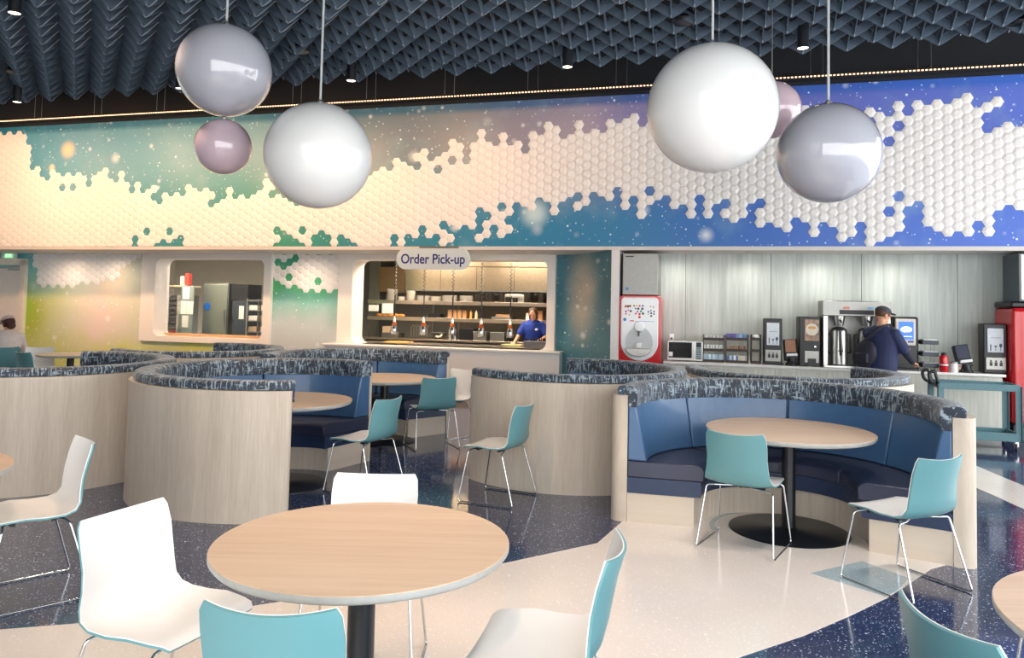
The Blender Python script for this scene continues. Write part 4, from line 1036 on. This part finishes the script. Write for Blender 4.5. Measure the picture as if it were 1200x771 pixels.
# --- bottles
t = W_thing('thermos_flask', 'red insulated bottle on the counter beside the lid organiser', 'bottle', 6.01, .08, CT)
q = MB(); q.lathe([(.045, 0), (.052, .01), (.052, .19), (.045, .215), (.03, .225)], 22); q.build('body', M_red, t)
q = MB(); q.lathe([(.032, .222), (.034, .25), (.02, .262)], 18); q.build('cap', M_dark, t)
q = MB(); q.lathe([(.0525, .09), (.053, .092), (.053, .105), (.0525, .107)], 22); q.build('band', M_gloss, t)
t = W_thing('sugar_jar', 'white jar with grey lid right of the red bottle', 'jar', 6.13, .08, CT)
q = MB(); q.lathe([(.04, 0), (.046, .01), (.046, .11), (.04, .12)], 20); q.build('body', M_cupw, t)
q = MB(); q.lathe([(.04, .119), (.05, .125), (.05, .14), (.02, .15)], 20); q.build('lid', M_steeld, t)
t = W_thing('spice_tin', 'small brown tin right of the white jar on the counter', 'tin', 6.235, .16, CT)
q = MB(); q.box(-.04, .04, 0, .06, 0, .11); q.build('body', S('brown tin', 150, 130, 118, .4, .5), t, bevel=.005)
q = MB(); q.box(-.042, .042, -.002, .062, .11, .135); q.build('lid', M_dark, t, bevel=.003)
# --- second dispenser, red, at the far right
t = W_thing('drink_dispenser', 'second red drink dispenser cut off by the right edge, below the grey steel box', 'drink dispenser', 7.20, .02, 0)
q = MB(); q.box(-.40, .42, 0, .66, .22, 1.74); q.build('body', M_red, t, bevel=.05, seg=5)
q = MB(); q.box(-.40, .42, .03, .66, 1.742, 1.82); q.build('top_cap', M_dark, t, bevel=.02)
q = MB(); q.box(-.39, .41, .03, .66, 0, .22); q.build('base', M_dark, t, bevel=.01)
q = MB(); q.prism([(x+.12, z) for x, z in faceoutline(.25, .6, 1.68, .23, .06)], -.015, .02, 'xz'); q.build('face_panel', M_gloss, t, smooth=35, bevel=.01)
t = W_thing('ice_maker', 'grey steel box on top of the right red dispenser', 'ice maker', 7.16, .10, 1.825)
q = MB(); q.box(-.25, .25, .012, .56, 0, .64); q.build('body', S('blue grey steel', 104, 114, 122, .4, .6), t, bevel=.006)
q = MB(); q.box(-.245, .25, -.06, .010, .02, .62); q.build('front_panel', M_gloss, t, bevel=.006)
# --- utility cart
t = thing('utility_cart', 'teal grey metal utility cart on castors behind the right booth', 'cart', (5.73, 9.22, 0), WR)
MC = S('teal grey painted metal', 84, 124, 132, .45)
q = MB(); q.box(-.44, .44, -.02, .0, .72, .80); q.box(-.44, .44, .42, .44, .72, .80); q.box(-.44, -.42, 0, .42, .72, .80); q.box(.42, .44, 0, .42, .72, .80); q.box(-.43, .43, 0, .42, .73, .74); q.build('upper_tray', MC, t, bevel=.004)
q = MB(); q.box(-.44, .44, -.02, .0, .12, .22); q.box(-.44, .44, .42, .44, .12, .22); q.box(-.44, -.42, 0, .42, .12, .22); q.box(.42, .44, 0, .42, .12, .22); q.box(-.43, .43, 0, .42, .12, .13); q.build('lower_tray', MC, t, bevel=.004)
for x, y in ((-.42, -.01), (.42, -.01), (-.42, .43), (.42, .43)):
    q = MB(); q.box(x-.035, x+.035, y-.004, y+.004, .13, .78); sx = .031 if x > 0 else -.031
    q.box(x+sx-.004, x+sx+.004, y-.03, y+.03, .13, .78); q.build('post', MC, t, bevel=.002)
    q = MB(); q.lathe([(.001, -.014), (.05, -.014), (.055, -.01), (.055, .01), (.05, .014), (.001, .014)], 22)
    T = Matrix.Translation((x*.94, y*.9+.02, .055)) @ Matrix.Rotation(RD(70), 4, 'Z') @ Matrix.Rotation(pi/2, 4, 'X')
    q.v = [tuple(T @ Vector(p)) for p in q.v]; c = q.build('castor', M_dark, t)
    q = MB(); q.box(x*.94-.02, x*.94+.02, y*.9-.01, y*.9+.05, .06, .12); q.build('castor_fork', M_steel, c, bevel=.003)
for y in (.06, .36):
    q = MB(); q.tube(rodcurve([(-.44, y, .76), (-.52, y, .80), (-.54, y, .90), (-.47, y, .93), (-.43, y, .78)], .04), .02, 10); q.build('handle', M_dark, t)

# ================================================================ ORDER PICK-UP SIGN
t = thing('order_sign', 'pale pill-shaped hanging sign reading Order Pick-up above the kitchen window', 'sign', WP(-1.26, -.10, 2.17), WR)
q = MB(); q.prism(rrect(-.62, .62, 0, .335, .165, 10), -.02, .02, 'xz'); q.build('panel', S('pale grey sign face', 206, 218, 222, .4, scale=3, var=.01), t, smooth=35, bevel=.004)
q = MB(); q.box(-.24, .42, .0, .018, .335, .37); q.build('mounting_bracket', M_steeld, t)
text('lettering', 'Order Pick-up', .215, S('deep blue letters', 22, 42, 118, .5), t, (0, -.0215, .16), sx=.86, extrude=.0015, offset=.0035)
# ================================================================ KITCHEN
m = MB(); m.box(-14, .9, 5.2, 5.3, 0, 2.9); struct(m, 'wall_kitchen_back', M_kwall, wall=True, smooth=0).name = 'wall_kitchen'
m = MB(); m.box(.62, .72, 1.3, 5.2, 0, 2.9); struct(m, 'wall_kitchen_right', M_kwall, wall=True, smooth=0).name = 'wall_kitchen_right'
m = MB(); m.box(-4.6, -4.5, 1.3, 5.2, 0, 2.9); struct(m, 'wall_kitchen_middle', M_kwall, wall=True, smooth=0).name = 'wall_kitchen_middle'
m = MB(); m.box(-10.5, -10.4, 1.3, 5.2, 0, 2.9); struct(m, 'wall_kitchen_left', M_kwall, wall=True, smooth=0).name = 'wall_kitchen_left'
m = MB(); m.box(-12.5, .9, 1.1, 5.2, 2.78, 2.9); struct(m, 'ceiling', M_kwall, wall=True, smooth=0)
# hood
M_hood = S('warm brushed hood steel', 176, 158, 134, .34, 1, scale=14)
t = W_thing('extractor_hood', 'big brushed steel extractor hood across the kitchen', 'extractor hood', -1.6, 3.15, 1.90)
q = MB(); q.box(-1.52, 2.0, 0, 1.2, 0, .49); q.build('lower_canopy', M_hood, t, bevel=.01)
q = MB(); q.box(-1.52, 2.0, .06, 1.2, .495, .85); q.build('upper_canopy', M_hood, t, bevel=.006)
q = MB(); q.box(-1.52, 2.0, -.008, .0, .0, .02); q.build('lower_lip', M_steeld, t)
for x in (-.75, 0.02, .8):
    q = MB(); q.box(x, x+.008, -.004, .001, .02, .49); q.build('panel_seam', M_dark, t)
t = W_thing('extractor_duct', 'darker steel duct box left of the extractor hood', 'duct', -3.45, 3.2, 1.86)
q = MB(); q.box(-.30, .30, 0, .8, 0, .52); q.build('box', S('bronze steel', 140, 112, 84, .35, .8), t, bevel=.006)
q = MB(); q.box(-.55, -.31, .1, .8, -1.0, .72); q.build('side_column', M_steeld, t, bevel=.004)
# pass shelves
M_shelf = S('warm lit steel shelf', 196, 180, 160, .3, .9)
def kshelf(label, u0, u1, v, z, d=.4):
    q = MB(); q.box(0, u1-u0, 0, d, -.02, .02); q.box(0, u1-u0, -.008, 0, -.045, .03); o = q.build('steel_shelf', M_shelf, loc=WP(u0, v, z), rz=WR, bevel=.003)
    tag(o, label, 'shelf', 'shelves of the kitchen pass'); return o
kshelf('upper steel shelf carrying the white plate stacks', -3.75, .6, 2.75, 1.66)
kshelf('middle steel shelf of the kitchen pass', -3.75, .6, 2.75, 1.33)
q = MB(); q.box(0, 4.3, 0, .7, -.04, 0); o = q.build('steel_worktop', M_shelf, loc=WP(-3.75, 2.6, .94), rz=WR, bevel=.004); tag(o, 'rear steel worktop below the pass shelves', 'worktop')
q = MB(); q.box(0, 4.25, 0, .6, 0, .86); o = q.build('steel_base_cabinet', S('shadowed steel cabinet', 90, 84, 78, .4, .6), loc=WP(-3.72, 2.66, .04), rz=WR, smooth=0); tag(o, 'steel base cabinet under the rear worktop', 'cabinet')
for i, u in enumerate((-3.70, -2.45, -1.9, -.45)):
    q = MB(); q.box(-.015, .015, 0, .03, 0, .72); o = q.build('shelf_post', M_steeld, loc=WP(u, 3.05, .94), rz=WR, smooth=0)
    tag(o, ('leftmost steel post of the kitchen pass', 'steel post by the mixing bowl', 'steel post right of the mixing bowl', 'steel post left of the worker')[i], 'post', 'posts of the kitchen pass')
# plates
M_plate = S('white plate china', 236, 230, 220, .25)
def stack(label, u, r, n, z, v=2.9, tilt=0, dz=.0135):
    r *= 1.1
    t = thing('plate_stack', label, 'plates', WP(u, v, z), WR, 'white plate stacks on the upper shelf')
    t.rotation_euler = (0, RD(tilt), WR)
    for i in range(n):
        q = MB(); q.lathe([(.001, 0), (r*.6, 0), (r, .010), (r, .0122), (r*.62, .0035), (.001, .0035)], 24, (0, 0, i*dz)); q.build('plate', M_plate, t, smooth=50)
stack('tallest leaning stack of white plates at the left end of the upper shelf', -3.30, .105, 17, 1.683, tilt=3)
stack('narrow tall stack of white bowls right of the leaning plates', -2.88, .085, 15, 1.683)
stack('first low stack of white plates right of the narrow bowls', -2.62, .13, 8, 1.683)
stack('second low stack of white plates on the upper shelf', -2.35, .105, 7, 1.683)
stack('third low stack of white plates, behind the sign cord', -2.05, .135, 9, 1.683)
stack('last stack of white plates before the dark pans', -1.70, .12, 9, 1.683)
stack('two small side plates between the left stacks', -3.08, .07, 6, 1.683)
M_pot = S('dark iron pan', 34, 30, 28, .4, .3)
def pot(label, u, r, h, z=1.683, v=2.92, mat=M_pot, name='cooking_pot'):
    t = thing(name, label, 'pot', WP(u, v, z), WR, 'dark pots on the upper shelf')
    q = MB(); q.lathe([(.001, 0), (r*.94, 0), (r, .01), (r, h), (r*.95, h), (r*.93, .012), (.001, .012)], 24); q.build('body', mat, t, smooth=50)
    for s in (-1, 1):
        q = MB(); q.tube([(s*r, -.03, h*.8), (s*(r+.03), -.03, h*.8), (s*(r+.03), .03, h*.8), (s*r, .03, h*.8)], .006, 6); q.build('handle', mat, t)
pot('dark pot directly right of the plates', -1.45, .06, .14); pot('wide dark pot in the middle of the upper shelf', -1.22, .105, .19); pot('narrow dark pot beside the wide one', -.98, .06, .20)
pot('small dark pot in front of the silver tray', -.82, .06, .11, v=2.85); pot('second small dark pot by the silver tray', -.69, .055, .10, v=2.85)
pot('big dark pot left of the far right pots', -.43, .10, .21); pot('dark pot second from the right on the upper shelf', -.17, .085, .19); pot('rightmost dark pot on the upper shelf', .08, .09, .22)
q = MB(); q.box(-.21, .21, 0, .02, 0, .17); o = q.build('serving_tray', M_steel, loc=WP(-.74, 3.06, 1.683), rz=WR, bevel=.004); tag(o, 'silver tray standing upright behind the small pots', 'tray')
# middle shelf goods
def boxy(name, label, cat, u, v, z, w, d, h, mat, group=None, bev=.004, rz=0):
    q = MB(); q.box(-w/2, w/2, 0, d, 0, h); o = q.build(name, mat, loc=WP(u, v, z), rz=WR+rz, bevel=bev); tag(o, label, cat, group); return o
M_card = S('brown cardboard', 176, 132, 90, .7); M_orange = S('orange wrapped food', 226, 150, 70, .5); M_paper = S('white paper', 232, 228, 220, .7)
for i in range(4): boxy('carton', 'brown carton in the row on the middle shelf', 'box', -2.02+i*.10, 2.85, 1.352, .085, .2, .17, M_card, 'brown cartons on the middle shelf')
for i, (u, r) in enumerate(((-1.58, .022), (-1.47, .027))):
    t = thing('sauce_bottle', ('slim orange sauce bottle left of the pale one', 'pale squeeze bottle right of the cartons')[i], 'bottle', WP(u, 2.85, 1.352), WR)
    q = MB(); q.lathe([(r, 0), (r, .12), (r*.5, .14)], 14); q.build('body', (M_orange, S('pale squeeze bottle', 222, 196, 160, .4))[i], t)
    q = MB(); q.lathe([(r*.55, .139), (r*.25, .17)], 12); q.build('nozzle', M_paper, t)
for i in range(5):
    q = MB(); q.ell((0, 0, .03), .07, .06, .035, 14, 8); o = q.build('wrapped_food', M_orange, loc=WP(-3.55+i*.12, 2.9, 1.352), rz=WR); tag(o, 'orange wrapped food item on the left of the middle shelf', 'food', 'orange food parcels on the middle shelf')
boxy('ticket_printer', 'small white ticket printer hanging at the left of the pass', 'printer', -3.60, 2.68, 1.46, .20, .06, .12, M_paper)
boxy('order_ticket', 'white speckled order sheet hanging beside the printer', 'paper', -3.30, 2.72, 1.42, .24, .008, .20, M_paper, bev=0)
boxy('kraft_box', 'kraft paper box on the middle shelf behind the worker', 'box', -.22, 2.85, 1.352, .16, .2, .19, M_card)
boxy('storage_tub', 'white storage tub left of the kraft box on the middle shelf', 'box', -.42, 2.85, 1.352, .10, .2, .14, M_paper)
boxy('storage_tub', 'beige storage tub at the right end of the middle shelf', 'box', .12, 2.85, 1.352, .2, .2, .15, S('beige tub', 190, 160, 130, .5))
boxy('baking_tray', 'flat tray on the middle shelf right of the pass', 'tray', -.95, 2.82, 1.352, .40, .3, .05, M_steeld)
boxy('bread_tray', 'brown tray lying on the flat steel tray', 'tray', -.92, 2.84, 1.403, .30, .2, .05, M_card)
boxy('dark_parcel', 'dark striped parcel in the middle of the middle shelf', 'parcel', -2.35, 2.85, 1.352, .26, .2, .08, M_dark)
# worktop goods
boxy('steam_pan', 'left steel food pan on the rear worktop', 'pan', -1.33, 2.65, .94, .26, .3, .17, M_steel); boxy('steam_pan', 'right steel food pan on the rear worktop', 'pan', -.98, 2.65, .94, .28, .3, .17, M_steel)
for i in range(3): boxy('dark_tub', 'dark tub in the row left of the worker', 'tub', -.50+i*.11, 2.65, .94, .10, .2, .16, M_pot, 'dark tubs on the worktop')
for i in range(3): boxy('black_caddy', 'small black caddy right of the steel pans', 'tub', -.80+i*.075, 2.65, .94, .065, .2, .12, M_pot, 'black caddies on the worktop')
t = W_thing('mixing_bowl', 'steel mixing bowl on the rear worktop', 'bowl', -2.20, 2.75, .94)
q = MB(); q.lathe([(.05, 0), (.10, .03), (.14, .09), (.148, .125), (.142, .125), (.10, .04), (.001, .012)], 28); q.build('bowl', M_steel, t, smooth=60)
q = MB(); q.lathe([(.143, .12), (.152, .122), (.152, .13), (.143, .132)], 28); q.build('rim', M_steel, t)
for i, u in enumerate((-1.95, -1.85)):
    q = MB(); q.lathe([(.04, 0), (.04, .2), (.036, .2), (.036, .01), (.001, .01)], 16); o = q.build('steel_canister', M_steel, loc=WP(u, 2.7, .94), rz=WR); tag(o, ('steel canister next to the mixing bowl', 'steel canister farther from the mixing bowl')[i], 'canister')
boxy('microwave_oven', 'dark oven on the rear worktop in the middle', 'oven', -1.62, 2.7, .94, .28, .3, .22, M_dark)
boxy('dish_rack', 'dish rack with utensils at the left of the rear worktop', 'rack', -3.2, 2.65, .94, .36, .3, .10, M_steeld); boxy('utensil_tub', 'beige tub standing on the dish rack', 'tub', -3.28, 2.68, 1.041, .2, .2, .12, S('beige tub', 190, 160, 130, .5))
for i in range(7):
    q = MB(); q.tube([(0, 0, 0), (0, .0, .22), (.05, 0, .27)], .006, 6); o = q.build('ladle', M_steel, loc=WP(-2.75+i*.055, 2.66, .94), rz=WR); tag(o, 'steel utensil standing on the worktop left of the mixing bowl', 'utensil', 'utensils on the rear worktop')
# front pass counter inside the window
q = MB(); q.box(0, 3.85, 0, .55, -.04, 0); o = q.build('pass_counter', M_shelf, loc=WP(-3.32, 1.46, .90), rz=WR, bevel=.004); tag(o, 'front steel counter just inside the pick-up window', 'counter')
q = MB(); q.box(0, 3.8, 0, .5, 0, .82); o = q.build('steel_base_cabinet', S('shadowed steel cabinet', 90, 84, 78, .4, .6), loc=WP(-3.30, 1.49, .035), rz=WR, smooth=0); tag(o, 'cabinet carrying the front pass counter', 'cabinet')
boxy('cutting_board', 'yellow wooden board on the front counter below the left heat lamp', 'board', -2.58, 1.55, .90, .46, .3, .025, S('yellow board', 226, 176, 96, .5), rz=.05)
boxy('cutting_board', 'pale green board under the hand of the worker', 'board', -.42, 1.6, .90, .36, .3, .04, S('pale green board', 190, 190, 130, .5))
t = W_thing('cutlery_bin', 'grey bin full of dark cutlery in front of the worker', 'bin', .03, 1.56, .90)
q = MB(); q.box(-.21, .21, 0, .3, 0, .115); q.build('bin', S('grey plastic bin', 96, 98, 108, .5), t, bevel=.008)
q = MB()
for i in range(26):
    x = -.18+.36*random.random(); y = .03+.22*random.random(); q.tube([(x, y, .08), (x+random.uniform(-.02, .02), y, .15+.03*random.random())], .008, 5)
q.build('cutlery', S('dark cutlery', 70, 60, 60, .35, .6), t)['kind'] = 'stuff'
for i in range(5):
    q = MB(); q.lathe([(.001, 0), (.12, 0), (.15, .012), (.145, .014), (.001, .004)], 24); o = q.build('serving_plate', M_steel, loc=WP(-1.95+i*.34, 1.7, .90), rz=WR); tag(o, 'shallow steel serving plate on the front counter under the heat lamps', 'plate', 'serving plates under the heat lamps')
# heat lamps
for i, u in enumerate((-2.70, -2.12, -1.56, -1.01, -.47)):
    t = thing('heat_lamp', ['leftmost copper and chrome heat lamp over the pass', 'second heat lamp from the left, over the mixing bowl', 'middle heat lamp, below the right end of the sign', 'fourth heat lamp from the left', 'rightmost heat lamp, beside the worker'][i], 'heat lamp', WP(u, 1.72, 1.06), WR, 'heat lamps over the pick-up counter')
    q = MB(); q.lathe([(.062, 0), (.066, .01), (.062, .10), (.045, .16), (.044, .158), (.05, .1), (.055, .01)], 22); q.build('chrome_shade', M_chrome, t)
    q = MB(); q.lathe([(.047, .16), (.042, .20), (.028, .225)], 20); q.build('copper_collar', S('copper', 200, 110, 70, .3, 1), t)
    q = MB(); q.lathe([(.026, .224), (.026, .28), (.012, .30), (.012, .33)], 16); q.build('neck', M_gloss, t)
    q = MB(); q.tube([(0, 0, .32), (0, 0, .72)], .012, 8)
    pts = [(.018*cos(a*.9), .018*sin(a*.9), .72+a*.0098) for a in range(0, 102)]
    q.tube(pts, .006, 5); q.build('coiled_cord', M_dark, t)
    q = MB(); q.lathe([(.001, .02), (.035, .03), (.04, .06), (.001, .09)], 16); q.build('bulb', emis('heat lamp bulb', 255, 190, 110, 6), t)
# ---- left kitchen window contents
t = W_thing('steel_cabinet', 'tall stainless refrigerator in the left kitchen window', 'refrigerator', -7.38, 2.8, 0)
q = MB(); q.box(-.31, .31, .03, .8, .0, 1.98); q.build('body', M_steeld, t, bevel=.008)
q = MB(); q.box(-.30, .30, 0, .028, .1, 1.95); d = q.build('door', S('grey green steel', 150, 158, 150, .35, .8), t, bevel=.006)
q = MB(); q.tube([(.26, -.03, 1.0), (.26, -.03, 1.4)], .012, 8); q.build('handle', M_steel, d)
q = MB(); q.lathe([(.001, 0), (.085, 0), (.085, .003), (.001, .003)], 20); b = q.build('blue_sticker', S('blue round sticker', 30, 90, 170, .4), d, loc=(-.19, -.002, 1.47)); b.rotation_euler = (pi/2, 0, 0)
boxy('ice_bin', 'dark louvred box above the black cabinet in the left kitchen window', 'box', -6.78, 2.8, 1.63, .42, .5, .33, M_dark)
t = W_thing('control_cabinet', 'black cabinet with a white notice right of the refrigerator', 'cabinet', -6.74, 2.78, 0)
q = MB(); q.box(-.19, .19, 0, .5, 0, 1.6); q.build('body', S('blue black metal', 50, 60, 70, .4), t, bevel=.006)
q = MB(); q.box(-.02, .1, -.004, 0, 1.22, 1.5); q.build('notice', M_paper, t)
t = W_thing('storage_rack', 'wire storage rack with trays at the right of the left kitchen window', 'rack', -6.14, 2.6, 0)
for x in (-.3, .3):
    for y in (0, .4):
        q = MB(); q.box(x-.012, x+.012, y-.012, y+.012, 0, 1.66); q.build('post', M_steel, t)
for z in (.95, 1.18, 1.40, 1.62):
    q = MB(); q.box(-.31, .31, -.01, .42, z, z+.02); sh = q.build('shelf', M_steeld, t)
for i in range(6):
    boxy('food_tub', 'pale food tub on the storage rack in the left kitchen window', 'tub', -6.32+(i % 2)*.3, 2.63, (.972, 1.202, 1.422)[i//2], .2, .3, .10, M_paper if i % 3 else S('beige tub', 190, 160, 130, .5), 'tubs on the storage rack')
t = W_thing('tray_rack', 'tall narrow rack of red and dark trays in the left kitchen window', 'rack', -8.08, 2.35, 0)
for x in (-.11, .11):
    q = MB(); q.box(x-.012, x+.012, 0, .4, 0, 1.70); q.build('side_frame', M_steel, t, bevel=.004)
for i in range(12):
    z = .5+i*.1; q = MB(); q.box(-.098, .098, .01, .39, z, z+.05); b = q.build('tray', S('red tray', 150, 46, 50, .5) if i < 5 else S('dark tray', 60, 66, 72, .5), t, bevel=.004)
t = W_thing('wall_oven', 'steel double oven at the left of the left kitchen window', 'oven', -8.55, 2.7, 0)
q = MB(); q.box(-.30, .30, 0, .7, 0, 1.70); q.build('body', M_steeld, t, bevel=.006)
for z in (.85, 1.28):
    q = MB(); q.box(-.2, .2, -.02, 0, z, z+.32); d = q.build('door', M_dark, t, bevel=.006)
    q = MB(); q.tube([(-.18, -.05, z+.3), (.18, -.05, z+.3)], .01, 8); q.build('handle', M_steel, d)
boxy('wall_shelf', 'cream shelf above the oven in the left kitchen window', 'shelf', -8.35, 2.6, 1.88, .75, .5, .035, S('cream shelf', 214, 196, 160, .5))
boxy('white_carton', 'small white carton on the cream shelf', 'box', -8.10, 2.62, 1.916, .08, .1, .20, M_paper); boxy('red_carton', 'red and dark carton on the cream shelf', 'box', -7.97, 2.62, 1.916, .10, .1, .26, S('red carton', 190, 70, 60, .5))
t = W_thing('notice_board', 'grey green panel covered with white notices, left of the refrigerator', 'notice board', -7.82, 2.45, 0)
q = MB(); q.box(-.15, .15, .01, .05, 0, 1.9); q.build('panel', S('grey green panel', 130, 142, 138, .5), t, bevel=.004)
for x, z, w, h in ((-.02, 1.62, .16, .26), (-.07, 1.30, .15, .28), (.09, 1.30, .15, .28), (-.02, 1.02, .15, .25)):
    q = MB(); q.box(x-w/2, x+w/2, 0, .009, z, z+h); q.build('notice', M_paper, t)

# ================================================================ LIGHT
w = bpy.data.worlds.new('World'); SC.world = w; w.use_nodes = True
nt = w.node_tree; bg = nt.nodes['Background']
tc = nt.nodes.new('ShaderNodeTexCoord'); sp = nt.nodes.new('ShaderNodeSeparateXYZ'); nt.links.new(tc.outputs['Generated'], sp.inputs[0])
rp = nt.nodes.new('ShaderNodeValToRGB'); nt.links.new(sp.outputs[2], rp.inputs[0])
rp.color_ramp.elements[0].position = .45; rp.color_ramp.elements[0].color = (.42, .42, .42, 1)
rp.color_ramp.elements[1].position = .56; rp.color_ramp.elements[1].color = (.84, .94, 1, 1)
nt.links.new(rp.outputs[0], bg.inputs[0]); bg.inputs[1].default_value = 8.5
def area(name, loc, rot, sx, sy, e, col):
    l = bpy.data.lights.new(name, 'AREA'); l.shape = 'RECTANGLE'; l.size = sx; l.size_y = sy; l.energy = e; l.color = col
    o = bpy.data.objects.new(name, l); COL.objects.link(o); o.location = loc; o.rotation_euler = rot; return o
def spot(name, loc, tgt, e, col, ang=70, blend=.6, rad=.06):
    l = bpy.data.lights.new(name, 'SPOT'); l.energy = e; l.color = col; l.spot_size = RD(ang); l.spot_blend = blend; l.shadow_soft_size = rad
    o = bpy.data.objects.new(name, l); COL.objects.link(o); o.location = loc
    o.rotation_euler = (Vector(tgt)-Vector(loc)).to_track_quat('-Z', 'Y').to_euler(); return o
# warm wall-washing downlights along the mural (the cylinder lights' row)
for i, u in enumerate((-9.6, -7.6, -5.6, -3.6, -1.6, .6)):
    spot('wall_washer', WP(u, -2.6, 4.5), WP(u, 0, 3.3), (235, 240, 235, 205, 150, 60)[i], (1, .58, .32), 100, .9, .15)
for (x, y), lab in DLS: spot('downlight', (x, y, 4.18), (x, y, 0), 90, (1, .82, .62), 80, .8)
# unseen spots added to brighten the dining room floor, then downlights in the soffits
for x, y in ((-5, 4), (-2.2, 3.0), (-.6, 1.6), (-3.2, 6.2), (-1.0, 5.0), (-5.5, 8.8), (-2, 9.4), (1.1, 3.7), (2.3, 4.1)): spot('room_fill_spot', (x, y, 4.3), (x, y, 0), (185 if y > 3.5 else 100) if x < 0 else 150, (1, .72, .52) if x < 0 else (1, .88, .79), 80, .9, .1)
for u in (2.5, 3.5, 4.5, 5.5): spot('soffit_downlight', WP(u, .3, 2.48), WP(u, .3, 0), 24, (1, .92, .84), 165, 1, .05)
for u in (-9.4, -8.3, -6.2, -4.1, -2.6, -.6): spot('soffit_downlight', WP(u, .5, 2.48), WP(u, .7, 0), 48, (1, .74, .54), 165, 1, .05)
# kitchen ceiling panels
for u, e in ((-7.6, 45), (-6.0, 34), (-2.6, 52), (-.8, 52)):
    area('kitchen_ceiling_light', WP(u, 2.0, 2.74), (0, 0, WR), 1.2, .5, e, (1, .86, .68))
area('hood_light', WP(-1.4, 3.0, 1.86), (0, 0, WR), 3.0, .1, 14, (1, .75, .5))

# ================================================================ CAMERA
cam = bpy.data.cameras.new('Camera'); co = bpy.data.objects.new('Camera', cam); COL.objects.link(co)
cam.sensor_width = 36; cam.lens = 880/1200*36; cam.clip_start = .05
cam.shift_y = -70.5/1200
th = math.atan(43/880); F = Vector((0, cos(th), sin(th))); R0 = Vector((1, 0, 0)); Uu = R0.cross(F)
a = math.atan(.0212); R = R0*cos(a)+Uu*sin(a); U = -R0*sin(a)+Uu*cos(a)
co.matrix_world = Matrix(((R.x, U.x, -F.x, 0), (R.y, U.y, -F.y, 0), (R.z, U.z, -F.z, 1.63), (0, 0, 0, 1)))
SC.camera = co
vs = SC.view_settings; vs.view_transform = 'Standard'; vs.look = 'None'; vs.gamma = 1; vs.use_curve_mapping = False; vs.exposure = 0.52
